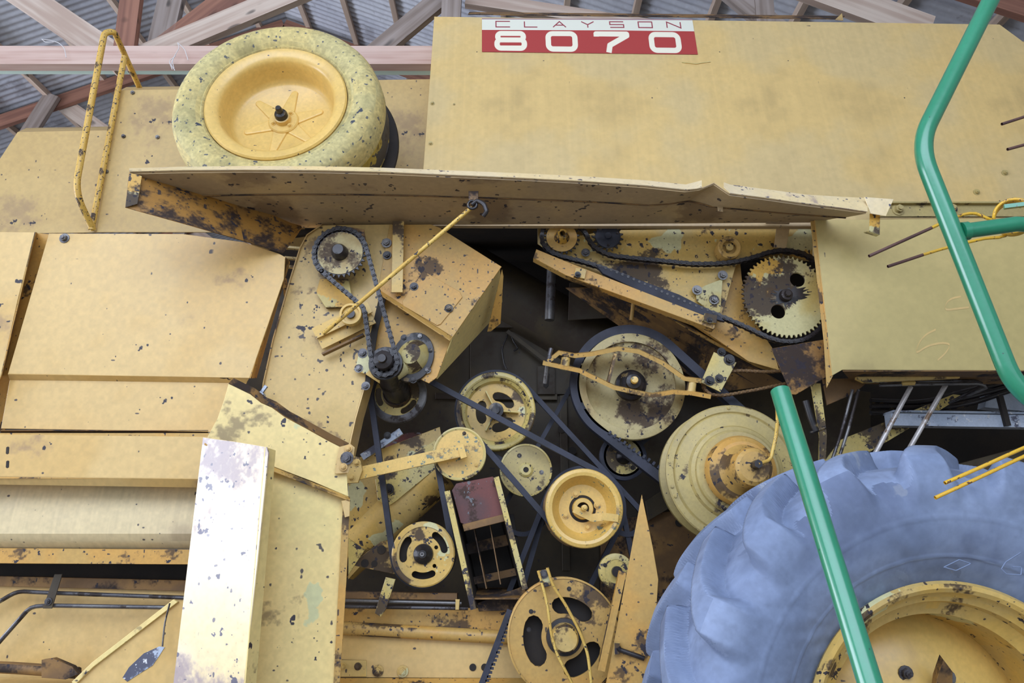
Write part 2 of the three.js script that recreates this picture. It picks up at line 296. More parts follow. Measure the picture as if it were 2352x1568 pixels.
S('wall_left', [box(EAVE_L - 0.25, EAVE_L, 0, 4.05, ZB, -4.4), box(EAVE_L - 0.25, EAVE_L, 3.9, 4.05, -4.4, ZF)].reduce((a, b) => join([a, b])), block);
// corrugated roof: each sheet its own piece, ten waves wide
const ceiling = structure(group('ceiling', scene));
{
  const nz = 10 * 8, wide = 0.762, mk = (x0, x1) => {
    const pos = [], idx = [], nx = 2;
    for (let i = 0; i < nx; i++) for (let k = 0; k <= nz; k++) {
      const x = i ? x1 : x0, z = k / nz * wide; pos.push(x, roofY(x) + 0.075 + 0.0065 * Math.cos(k / 8 * 2 * Math.PI), z);
    }
    for (let k = 0; k < nz; k++) idx.push(k, k + 1, nz + 2 + k, k, nz + 2 + k, nz + 1 + k);
    const g = new THREE.BufferGeometry(); g.setAttribute('position', new THREE.Float32BufferAttribute(pos, 3)); g.setIndex(idx); g.computeVertexNormals();
    return boxUV(g);
  };
  const gl = mk(EAVE_L - 0.3, RIDGE_X), gr = mk(RIDGE_X, EAVE_R + 0.5);
  for (let z = ZB - 0.2; z < ZF + 0.3; z += wide) for (const g of [gl, gr]) mesh('roof_sheet', g, tin, ceiling).position.z = z;
  for (let i = 0, x = EAVE_L + 0.2; x < EAVE_R + 0.3; i++, x += 0.56) {
    if (Math.abs(x - RIDGE_X) < 0.12) continue;
    const y = roofY(x) + 0.03; timber('purlin', V(x, y, ZB), V(x, y, ZF), 0.065, 0.05, W.batten, ceiling).rotation.set(0, 0, 0);
  }
}
function truss(z, label, extra) {
  const t = structure(thing('roof_truss', label, 'roof truss', 0, 0, z)), B = (n, a, b, w, m, h = 0.05, dz = 0) => timber(n, V(a[0], a[1], dz), V(b[0], b[1], dz), w, h, m, t);
  const N = [-2.45, 4.2], T1 = [-5.05, 6.03], T2 = [0.5, 5.72], top = (x) => [x, roofY(x) - 0.08];
  B('bottom_chord', [EAVE_L, 4.2], [EAVE_R, 4.2], 0.13, W.pink, 0.07);
  B('top_chord', top(EAVE_L), top(RIDGE_X), 0.15, W.brown); B('top_chord', top(RIDGE_X), top(EAVE_R), 0.15, W.brown);
  B('king_post', [-2.43, 4.27], [-2.5, 6.8], 0.13, W.brown, 0.045, -0.002);
  B('web', N, T1, 0.17, W.pale, 0.05, -0.062); B('web', N, T2, 0.15, W.pale, 0.05, -0.062);
  B('web', [-5.75, 4.25], T1, 0.17, W.grey, 0.05, 0.062); B('web', [-0.95, 4.25], T2, 0.13, W.grey, 0.05, -0.116);
  B('web', [-5.75, 4.25], top(-7.6), 0.14, W.brown, 0.05, -0.062); B('web', [1.9, 4.25], T2, 0.14, W.grey, 0.05, -0.062);
  return { t, B, N, T1, T2, top };
}
const near = truss(-1.0, 'pink-brown timber roof truss nearest above the wheel and tank');
near.B('brace', [-2.3, 4.28], [-0.7, 5.9], 0.2, W.brown, 0.05, -0.12);
near.B('king_post', [-2.28, 4.3], [-2.1, 6.7], 0.16, W.grey, 0.05, -0.12);
near.B('post', [-0.38, 4.4], [-0.36, 6.0], 0.12, W.grey, 0.05, 0.08);
near.B('post', [1.62, 4.3], [1.64, 5.2], 0.12, W.grey, 0.05, -0.05);
near.B('brace', [1.72, 4.75], [2.6, 4.35], 0.2, W.pale, 0.05, 0.06);
near.B('brace', [-0.3, 4.72], [0.9, 4.5], 0.1, W.pale, 0.05, -0.1);
truss(-4.2, 'second timber roof truss seen through the nearest one');
truss(-7.6, 'farthest timber roof truss deep in the shed');
{
  const t = structure(thing('trim_1', 'pale mint green batten running just below the nearest truss', 'batten', 0, 0, 0));
  const a = at(-60, 152, -1.06), b = at(1250, 164, -1.06); timber('batten', V(EAVE_L, a.y, -1.06), V(EAVE_R, b.y, -1.06), 0.045, 0.05, W.mint, t);
}
// ---------------------------------------------------------------- the combine harvester: sheet metal
const CH = thing('combine_harvester', 'old yellow combine harvester with its side guard raised over belts and chains', 'combine harvester');
const P = (name, g, m, parent = CH) => part(name, g, m, parent);

// grain tank, leaning back a little
const TANK = [0.386, 0, -0.21];
{
  const t = group('grain_tank', CH);
  P('side_panel', leaf([[998, 38], [2296, 56], [2345, 92], [2520, 240], [2600, 520], [970, 500], [972, 390]], TANK, 0.006), M.tank, t);
  const b = (x, y, d) => on(x, y, [TANK[0] - d, 0, TANK[2]]);
  P('end_panel', sheet([b(998, 38, 0.006), b(970, 500, 0.006), b(1015, 500, 0.7), b(1040, 60, 0.7)], 0.005), M.hood, t);
  P('top_flange', ruled([on(1075, 34, [0.376, 0, -0.21]), on(1930, 45, [0.376, 0, -0.21])], [on(1078, 29, [0.3, 0, -0.21]), on(1940, 38, [0.3, 0, -0.21])], 0.004), M.grimy, t);
  P('folded_ear', leaf([[1918, 45], [1937, 47], [1934, 30]], [0.392, 0, -0.21], 0.003), M.hood, t);
  P('front_extension', leaf([[2320, 95], [2700, 95], [2700, 560], [2340, 560]], [TANK[0] - 0.12, 0, -0.21], 0.006), M.hood, t);
  for (const [x, y] of [[993, 237], [989, 329], [1043, 239]]) bolt(t, on(x, y, [TANK[0] + 0.003, 0, -0.21]), x > 1000 ? 0.004 : 0.008, M.variator);
  for (const [x, y] of [[2308, 397], [2243, 441]]) bolt(t, on(x, y, [TANK[0] + 0.003, 0, -0.21]), 0.011, M.variator);
  P('paint_scrape', tube([[1566, 143], [1582, 145], [1600, 147], [1614, 144], [1632, 142]].map(([a, b]) => on(a, b, [TANK[0] + 0.002, 0, -0.21])), 0.0028, 6), M.pale, t);
  // sticker with the model name
  const c = document.createElement('canvas'); c.width = 1024; c.height = 176; const x = c.getContext('2d');
  x.fillStyle = '#dcdcca'; x.fillRect(0, 0, 1024, 176);
  x.strokeStyle = '#8d6a72'; x.lineWidth = 3; x.strokeRect(0, 2, 1024, 2);
  x.fillStyle = '#a83a36'; x.fillRect(0, 62, 1024, 114);
  x.strokeStyle = '#8c2f3c'; x.lineWidth = 5; x.lineJoin = 'miter';
  const letter = { C: [[68, 0], [0, 0], [0, 30], [68, 30]], L: [[0, 0], [0, 30], [62, 30]], A: [[0, 30], [32, 0], [62, 30]], Y: [[0, 0], [30, 16], [60, 0]], S: [[66, 0], [0, 0], [0, 15], [66, 15], [66, 30], [0, 30]], O: [[0, 0], [66, 0], [66, 30], [0, 30], [0, 0], [10, 0]], N: [[0, 30], [0, 0], [66, 30], [66, 0]] };
  [...'CLAYSON'].forEach((ch, i) => { const X = 68 + i * 138, y0 = 16; x.beginPath(); letter[ch].forEach(([a, b], k) => (k ? x.lineTo(X + a, y0 + b) : x.moveTo(X + a, y0 + b))); if (ch === 'Y') { x.moveTo(X + 30, y0 + 16); x.lineTo(X + 30, y0 + 32); } if (ch === 'A') { x.moveTo(X + 14, y0 + 19); x.lineTo(X + 50, y0 + 19); } x.stroke(); });
  x.strokeStyle = '#eae4cc'; x.lineWidth = 26; x.lineJoin = 'round'; x.lineCap = 'butt';
  const digit = { 8: () => { rbox(14, 0, 122, 34, 16); rbox(10, 34, 130, 42, 18); }, 0: () => rbox(12, 0, 128, 78, 22), 7: () => { x.beginPath(); x.moveTo(-6, 14); x.lineTo(-6, 0); x.lineTo(140, 0); x.lineTo(140, 8); x.lineTo(56, 56); x.lineTo(48, 92); x.stroke(); } };
  let ox = 0; const rbox = (a, b, w, h, r) => { x.beginPath(); x.roundRect(ox + a, 80 + b, w, h, r); x.stroke(); };
  [['8', 62], ['0', 305], ['7', 555], ['0', 800]].forEach(([d, X]) => { ox = 0; x.save(); x.translate(X, d === '8' ? 0 : 0); digit[d === '7' ? 7 : +d] === digit[7] ? (x.translate(0, 80), digit[7]()) : digit[+d](); x.restore(); });
  const tx = new THREE.CanvasTexture(c); tx.colorSpace = THREE.SRGBColorSpace;
  const q = [[1107, 119], [1603, 125], [1590, 44], [1107, 42]].map(([a, b]) => on(a, b, [TANK[0] + 0.003, 0, -0.21])), g = new THREE.BufferGeometry();
  g.setAttribute('position', new THREE.Float32BufferAttribute([0, 1, 2, 0, 2, 3].flatMap((k) => q[k].toArray()), 3));
  g.setAttribute('uv', new THREE.Float32BufferAttribute([0, 0, 1, 0, 1, 1, 0, 0, 1, 1, 0, 1], 2)); g.computeVertexNormals();
  const d = mesh('model_sticker', g, new THREE.MeshStandardMaterial({ map: tx, roughness: 0.5 }), t); d.userData.label = 'cream and red sticker with lettering and large digits';
}
// frame rail under the tank and front side panel
P('frame_rail', [plate([[2010, 462], [2700, 462], [2700, 497], [2000, 497]], -0.08, 0.012), plate([[2010, 462], [2700, 462], [2700, 466], [2010, 466]], -0.06, 0.03)], M.variator);
for (const [x, y, r] of [[2063, 481, 10], [2186, 479, 9]]) boltAt(CH, x, y, -0.078, r, M.variator);
{
  const f = group('front_side_panel', CH);
  P('panel_skin', plate([[1872, 505], [2700, 497], [2700, 852], [1935, 849], [1912, 862]], 0.05, 0.006), M.frontSkinShaded, f);
  P('folded_edge', psheet([[1872, 505, 0.05], [1912, 862, 0.05], [1905, 858, -0.14], [1868, 508, -0.14]], 0.004), M.mechOrange, f);
  P('edge_flange', plate([[1862, 508], [1873, 506], [1914, 862], [1899, 890], [1893, 790]], 0.045, 0.004), M.mechOrange, f);
  for (const l of [[[2207, 683], [2186, 688], [2174, 698], [2172, 712], [2198, 711], [2225, 708]], [[2149, 759], [2128, 770], [2112, 788], [2105, 811], [2131, 797], [2165, 790], [2181, 794], [2172, 812], [2154, 829]]]) { const cv = new THREE.CatmullRomCurve3(l.map(([x, y]) => at(x, y, 0.0507))).getPoints(24); P('finger_mark', ruled(cv, cv.map((p) => p.clone().add(V(0.002, 0.009, 0))), 0.0004), M.tank, f); }
  P('bottom_lip', psheet([[1935, 849, 0.05], [2700, 852, 0.05], [2700, 880, -0.2], [1960, 880, -0.2]], 0.004), M.grimy, f);
}
// rear hood on the left
{
  const h = group('rear_hood', CH), z = -0.46;
  P('hood_side', plate([[40, 303], [256, 299], [262, 533], [-200, 540], [-90, 500]], z, 0.006), M.hood, h);
  P('hood_top', psheet([[40, 303, z], [256, 299, z], [256, 290, z - 0.5], [60, 294, z - 0.5]], 0.005), M.hood, h);
  P('walker_housing', plate([[276, 207], [560, 203], [640, 300], [660, 420], [660, 533], [222, 533], [252, 300]], z + 0.012, 0.006), M.hood, h);
  P('housing_top', psheet([[276, 207, z], [560, 203, z], [560, 196, z - 0.4], [290, 200, z - 0.4]], 0.005), M.hood, h);
  P('engine_panel', plate([[600, 188], [1010, 181], [1010, 520], [600, 520]], -0.78, 0.006), M.hood, h);
  for (const [x, y] of [[306, 214], [285, 314], [363, 316], [246, 395]]) boltAt(h, x, y, z + 0.01, 5, M.steel);
}
{
  const h = group('hand_rail', CH), z = -0.3;
  P('rail_tube', tube(pts3([[214, 528, -0.44], [172, 440, z], [240, 75, z], [262, 72, -0.32], [322, 205, -0.75]]), 0.0155, 12, 120, 0.45), M.rod, h);
  P('rail_brace', tube(pts3([[286, 130, -0.42], [210, 528, -0.43]]), 0.0145, 12, 6), M.rod, h);
}
// left side shield: pressed door with a step
{
  const s = group('rear_side_shield', CH), z = 0.08;
  P('upper_skin', plate([[112, 536], [420, 537], [560, 556], [640, 582], [655, 590], [652, 640], [573, 868], [18, 858]], z, 0.005), M.shield, s);
  P('step_fold', psheet([[18, 858, z], [573, 868, z], [566, 879, z - 0.03], [22, 873, z - 0.03]], 0.004), M.shield, s);
  P('lower_skin', plate([[22, 872], [567, 878], [545, 905], [510, 1000], [478, 991], [2, 984]], z - 0.03, 0.005), M.shield, s);
  P('edge_return', psheet([[655, 590, z], [573, 868, z], [588, 868, z - 0.12], [664, 600, z - 0.12]], 0.004), M.mechOrange, s);
  P('bottom_return', psheet([[2, 984, z - 0.03], [478, 991, z - 0.03], [478, 996, z - 0.2], [2, 990, z - 0.2]], 0.004), M.grimy, s);
  boltAt(s, 148, 547, z + 0.002, 8, M.steel);
}
{
  const s = group('tail_panel', CH);
  P('panel_skin', plate([[-300, 530], [80, 533], [40, 690], [2, 862], [-60, 1000], [-300, 1000]], 0.1, 0.006), M.shield, s);
  P('channel_back', plate([[60, 533], [118, 538], [30, 858], [10, 990], [-40, 990], [-10, 860]], -0.02, 0.006), M.mechOrange, s);
  P('channel_side', psheet([[80, 533, 0.1], [40, 690, 0.1], [2, 862, 0.1], [6, 862, -0.02], [44, 690, -0.02], [84, 533, -0.02]], 0.004), M.mechOrange, s);
}
// sill beam and tanks below the left shield
{
  const s = group('sill_beam', CH), z = 0.12, zb = -0.25;
  const A = at(-300, 994, z), B = at(520, 1003, z), a = at(-300, 1090, z), b = at(520, 1097, z), L = [];
  const prof = [[z, A.y], [z, a.y], [z - 0.03, a.y - 0.035], [zb, a.y - 0.035], [zb, A.y]];
  P('beam_skin', box(A.x, B.x, A.y - 0.175, A.y, zb, z - 0.002), M.mechOrange, s);
  P('beam_face', plate([[-300, 994], [520, 1003], [520, 1100], [-300, 1090]], z, 0.005), M.shield, s);
  P('beam_chamfer', psheet([[-300, 1090, z], [520, 1100, z], [520, 1121, z - 0.03], [-300, 1108, z - 0.03]], 0.004), M.shield, s);
  for (const y of [1034, 1066]) P('slot', plate([[14, y - 7], [18, y - 9], [21, y - 7], [20, y + 7], [16, y + 9], [13, y + 7]], z + 0.0012, 0.002), M.dark, s);
}
{
  const s = group('grain_pan', CH);
  const x0 = at(-300, 1200, 0).x, x1 = at(470, 1200, 0).x, prof = [[1112, -0.03], [1180, -0.005], [1225, -0.0], [1240, -0.015], [1250, -0.04], [1258, -0.06]];
  const row = (x) => prof.map(([py, z]) => { const p = at(1176, py, z); return V(x, p.y, z); });
  P('pan_skin', ruled(row(x0), row(x1), 0.005, 1), M.pan, s);
  P('pan_flange', plate([[-300, 1256], [470, 1262], [470, 1296], [-300, 1292]], -0.04, 0.006), M.mechOrange, s);
  P('pan_bottom', psheet([[-300, 1292, -0.04], [470, 1296, -0.04], [470, 1290, -0.5], [-300, 1286, -0.5]], 0.004), M.grimy, s);
}
{
  const s = group('rear_chassis_side', CH), z = -0.22;
  P('recess_shade_sheet', plate([[-300, 1280], [470, 1290], [470, 1345], [-300, 1335]], z - 0.12, 0.006), M.dark, s);  // dark sheet that stands in for the shade of the gap
  P('chain_trough', plate([[-300, 1316], [460, 1333], [460, 1358], [-300, 1338]], z + 0.02, 0.03), M.grimy, s);
  P('chassis_skin', plate([[-300, 1335], [520, 1352], [520, 1700], [-300, 1700]], z, 0.008), M.shield, s);
  P('pipe', tube(pts3([[-60, 1415, z + 0.06], [40, 1357, z + 0.06], [90, 1360, z + 0.06], [470, 1374, z + 0.06]]), 0.0085, 10, 50), M.steel, s);
  P('pipe', tube(pts3([[-60, 1540, z + 0.08], [70, 1393, z + 0.08], [110, 1390, z + 0.08], [470, 1396, z + 0.08]]), 0.0085, 10, 50), M.steel, s);
  P('pipe_strap', plate([[125, 1318], [143, 1318], [119, 1397], [98, 1397]], z + 0.1, 0.005), M.inner, s);
  boltAt(s, 111, 1381, z + 0.103, 6, M.steel);
  P('lever', [tube(pts3([[-40, 1530, -0.1], [60, 1535, -0.1], [180, 1545, -0.1]]), 0.022, 8), plate([[95, 1515], [120, 1511], [165, 1530], [180, 1548], [150, 1560], [95, 1556]], -0.07, 0.03)], M.grimy, s);
  P('lower_flange', psheet([[-300, 1552, z + 0.01], [400, 1560, z + 0.01], [400, 1600, -0.05], [-300, 1600, -0.05]], 0.005), M.shield, s);
}
// sloping cover and the upright fender standing out in front of it
{
  const s = group('sloping_cover', CH), pl = [0.26, 0.06, 0];
  P('cover_skin', leaf([[170, 1572], [215, 1524], [398, 1383], [470, 1372], [470, 1760], [60, 1760]], pl, 0.005), M.shield, s);
  P('cover_edge', leaf([[164, 1566], [212, 1520], [398, 1376], [408, 1382], [214, 1531], [172, 1572]], [0.272, 0.06, 0], 0.012), M.door, s);
  P('latch_wire', tube([on(390, 1385, [0.29, 0.06, 0]), on(378, 1432, [0.29, 0.06, 0]), on(373, 1484, [0.29, 0.06, 0])], 0.003, 6), M.steel, s);
  P('paint_patch', leaf([[281, 1556], [296, 1532], [330, 1500], [366, 1484], [378, 1486], [366, 1505], [350, 1528], [318, 1548], [292, 1565]], [0.2625, 0.06, 0], 0.002), M.blueSteel, s).userData.label = 'pale blue-grey paint patch';
}
{
  const s = group('upright_fender', CH), pl = [0.98, 0.58, 0];
  P('fender_face', leaf([[466, 1004], [540, 1014], [612, 1026], [616, 1040], [590, 1300], [560, 1568], [545, 1760], [385, 1760], [398, 1568]], pl, 0.005), M.bright, s);
  P('fender_return', sheet([on(612, 1026, pl), on(545, 1760, pl), on(575, 1760, [0.92, 0.58, 0]), on(632, 1034, [0.92, 0.58, 0])], 0.005), M.door, s);
}
// open lower side door
{
  const s = group('lower_side_door', CH), pl = [0.100, -0.2, 0], top = [[525, 881], [575, 905], [600, 925], [625, 936], [655, 958], [700, 982], [750, 1010], [793, 1032]];
  P('upper_skin', leaf([...top, [800, 1140], [720, 1106], [630, 1072], [600, 1060], [470, 1060], [478, 1000], [500, 960], [514, 920]], pl, 0.005), M.door, s);
  P('rolled_edge', ruled(top.map(([x, y]) => on(x, y, pl)), top.map(([x, y]) => on(x, y - 3, pl).add(V(0.005, 0.02, -0.03))), 0.004), M.grimy, s);
  P('middle_rib', sheet([on(470, 1010, pl), on(630, 1072, pl), on(804, 1142, pl), on(804, 1148, [0.130, -0.2, 0]), on(630, 1082, [0.130, -0.2, 0]), on(470, 1020, [0.130, -0.2, 0])], 0.004), M.mechOrange, s);
  P('lower_skin', leaf([[560, 1050], [630, 1080], [800, 1150], [792, 1300], [776, 1568], [765, 1760], [500, 1760]], [0.090, -0.2, 0], 0.005), M.door, s);
  P('edge_strip', leaf([[788, 1150], [804, 1152], [796, 1330], [781, 1568], [772, 1760], [752, 1760], [766, 1568]], [0.105, -0.2, 0], 0.014), M.mechOrange, s);
  P('hinge_plate', leaf([[779, 1026], [805, 1019], [815, 1027], [812, 1050], [800, 1086], [769, 1088], [773, 1060]], [0.120, -0.2, 0], 0.008), M.shield, s);
  for (const [x, y, r] of [[800, 1030, 6], [797, 1052, 10], [789, 1072, 6]]) bolt(s, on(x, y, [0.130, -0.2, 0]), r * mpp(y, 0.1), r > 8 ? M.steel : M.shield);
  P('hinge_strap', leaf([[784, 1150], [804, 1146], [803, 1185], [792, 1188]], [0.125, -0.2, 0], 0.006), M.shield, s);
}
// raised side guard
{
  const s = group('raised_side_guard', CH);
  const zf = (x) => 0.5 - 0.22 * (x - 297) / 1693;
  const F = [[297, 394], [420, 391], [560, 390], [720, 391], [880, 395], [1040, 402], [1200, 409], [1350, 417], [1480, 426], [1575, 436], [1608, 432], [1640, 419], [1676, 444], [1760, 455], [1850, 468], [1930, 478], [1990, 486]].map(([x, y]) => at(x, y, zf(x)));
  const hl = at(690, 517, -0.03), hr = at(1868, 509, -0.03), H = F.map((_, i) => hl.clone().lerp(hr, i / (F.length - 1)));
  P('guard_skin', ruled(F, H, -0.004, 6), M.under, s);
  const dn = (p) => p.clone().add(V(0, -0.008, 0)), mid = F.map((f, i) => f.clone().lerp(H[i], 0.37));
  P('front_hem', ruled(F.map((f, i) => f.clone().lerp(H[i], 0.012)).map(dn), mid.map(dn), 0.004, 2), M.under, s);
  P('weld_seam', tube(mid.map((p) => p.clone().add(V(0, -0.01, 0))), 0.0035, 5, 60), M.grimy, s);
  const lift = (x) => (x < 1600 ? 5 + 6 * x / 1600 : 12 + 10 * (1 - Math.abs(x - 1800) / 300));
  const L = [[297, 394], [420, 391], [560, 390], [720, 391], [880, 395], [1040, 402], [1200, 409], [1350, 417], [1480, 426], [1575, 436], [1600, 434], [1612, 431]];
  P('front_lip', ruled(L.map(([x, y]) => at(x, y, zf(x) + 0.004)), L.map(([x, y]) => at(x, y - lift(x), zf(x) - 0.05)), 0.003), M.bright, s);
  const L2 = [[1662, 420, 430], [1676, 425, 444], [1760, 436, 455], [1850, 448, 468], [1930, 453, 478], [1992, 456, 487]];
  P('front_lip', ruled(L2.map(([x, t, y]) => at(x, y, zf(x) + 0.004)), L2.map(([x, t]) => at(x, t, zf(x) - 0.05)), 0.003), M.bright, s);
  P('corner_ear', psheet([[1985, 452, 0.27], [2053, 457, 0.27], [2035, 496, 0.27], [2000, 490, 0.27]], 0.004), M.bright, s);
  P('corner_bracket', [plate([[1998, 490], [2022, 490], [2021, 538], [1997, 530]], 0.24, 0.005), psheet([[1997, 529, 0.24], [2021, 538, 0.24], [2014, 541, 0.16], [1984, 533, 0.16]], 0.004)], M.pale, s);
  // left end cheek
  const c = [at(297, 396, 0.5), at(288, 476, 0.5), at(430, 515, 0.38), at(560, 553, 0.2), at(650, 581, 0.08), at(668, 560, 0.05), at(693, 522, -0.01)];
  const u = [c[0], at(297, 396, 0.5), at(420, 424, 0.36), at(540, 462, 0.2), at(620, 490, 0.1), at(668, 512, 0.03), at(692, 518, -0.02)];
  P('end_cheek', ruled(u, c, 0.004, 3), M.cheek, s);
  P('cheek_flange', psheet([[297, 396, 0.505], [288, 476, 0.505], [316, 468, 0.49], [326, 404, 0.49]], 0.003), M.pale, s);
  P('hinge_rail', [plate([[690, 500], [1868, 497], [1868, 520], [690, 517]], -0.05, 0.03)], M.under, s);
  P('stay_bracket', plate([[1076, 438], [1099, 438], [1098, 478], [1077, 482]], 0.33, 0.006), M.grimy, s);
  P('stay_hook', tube(pts3([[1084, 470, 0.345], [1096, 460, 0.35], [1112, 468, 0.36], [1118, 486, 0.36], [1110, 496, 0.35]]), 0.009, 8, 40), M.grease, s);
  P('stay_eye', new THREE.TorusGeometry(0.017, 0.006, 8, 20).translate(...at(1085, 470, 0.345).toArray()), M.grease, s);
  P('stay_rod', tube(pts3([[1084, 476, 0.34], [742, 766, 0.16]]), 0.0085, 10, 6), M.rod, s);
  P('small_tab', plate([[1647, 462], [1661, 464], [1661, 486], [1649, 484]], 0.2, 0.004), M.under, s);
  P('hinge_knuckle', tube(pts3([[1760, 508, -0.02], [1812, 509, -0.02]]), 0.012, 8), M.under, s);
  P('hinge_strap', plate([[1785, 512], [1816, 512], [1806, 570], [1778, 568]], -0.1, 0.005), M.under, s);
}
// ---------------------------------------------------------------- drives: inner wall, pulleys, belts, chains
{
  const s = group('inner_side_wall', CH), z = -0.75;
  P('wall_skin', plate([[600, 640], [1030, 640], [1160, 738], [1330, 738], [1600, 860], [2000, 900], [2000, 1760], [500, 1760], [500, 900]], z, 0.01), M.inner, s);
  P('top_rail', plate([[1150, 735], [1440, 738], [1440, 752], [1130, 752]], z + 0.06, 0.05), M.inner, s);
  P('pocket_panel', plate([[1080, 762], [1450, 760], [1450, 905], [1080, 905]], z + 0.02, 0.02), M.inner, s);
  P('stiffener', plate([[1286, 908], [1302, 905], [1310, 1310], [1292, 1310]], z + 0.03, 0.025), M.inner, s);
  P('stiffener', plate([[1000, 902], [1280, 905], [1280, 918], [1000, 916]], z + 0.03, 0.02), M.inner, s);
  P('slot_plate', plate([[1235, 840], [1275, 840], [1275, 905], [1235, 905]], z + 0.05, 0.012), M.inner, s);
  P('slot_mark', plate([[1250, 858], [1256, 854], [1262, 858], [1260, 886], [1254, 892], [1248, 886]], z + 0.053, 0.004), M.dark, s);
  for (const [x, y] of [[1315, 1035], [1290, 985], [1345, 800], [1345, 760], [1560, 1200]]) P('hole', disc(9 * mpp(y, z), 0.004, 16).translate(...at(x, y, z + 0.034).toArray()), M.dark, s);
  P('recess_shade_sheet', plate([[1000, 500], [1330, 500], [1330, 760], [1050, 760], [900, 660]], -1.3, 0.01), M.dark, s);  // dark sheet in place of the unlit space behind the drives
  P('shade_backing', plate([[600, 480], [2050, 480], [2050, 1000], [600, 1000]], -1.32, 0.01), M.dark, s);  // added dark sheet so that holes and gaps ahead of it look black
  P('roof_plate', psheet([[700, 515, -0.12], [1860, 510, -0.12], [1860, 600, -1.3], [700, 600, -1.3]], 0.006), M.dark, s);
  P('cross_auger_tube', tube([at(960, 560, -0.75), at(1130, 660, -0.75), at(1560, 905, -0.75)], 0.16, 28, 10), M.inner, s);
  P('post', tube(pts3([[1268, 600, -0.42], [1262, 735, -0.42]]), 0.024, 14, 4), M.steel, s);
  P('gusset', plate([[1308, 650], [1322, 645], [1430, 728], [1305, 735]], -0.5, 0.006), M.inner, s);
  P('conveyor_trough', ruled([at(1300, 660, -0.5), at(1640, 900, -0.5)], [at(1420, 660, -0.32), at(1800, 880, -0.32)], 0.006, 3), M.grimy, s);
  P('floor_plate', plate([[1380, 1200], [1990, 1100], [1990, 1760], [1380, 1760]], z + 0.03, 0.008), M.grimy, s);
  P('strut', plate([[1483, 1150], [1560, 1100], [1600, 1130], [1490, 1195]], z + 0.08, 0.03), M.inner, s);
  P('tie_string', tube(pts3([[1170, 760, z + 0.05], [1152, 800, z + 0.06], [1158, 835, z + 0.06], [1164, 848, z + 0.06]]), 0.004, 5), M.grease, s);
  P('tie_string', tube(pts3([[1172, 762, z + 0.05], [1180, 785, z + 0.06], [1190, 800, z + 0.06], [1180, 806, z + 0.06]]), 0.004, 5), M.grease, s);
  P('diagonal_stay', bar(at(1165, 760, z + 0.08), at(1255, 830, z + 0.08), 0.02, 0.008), M.inner, s);
}
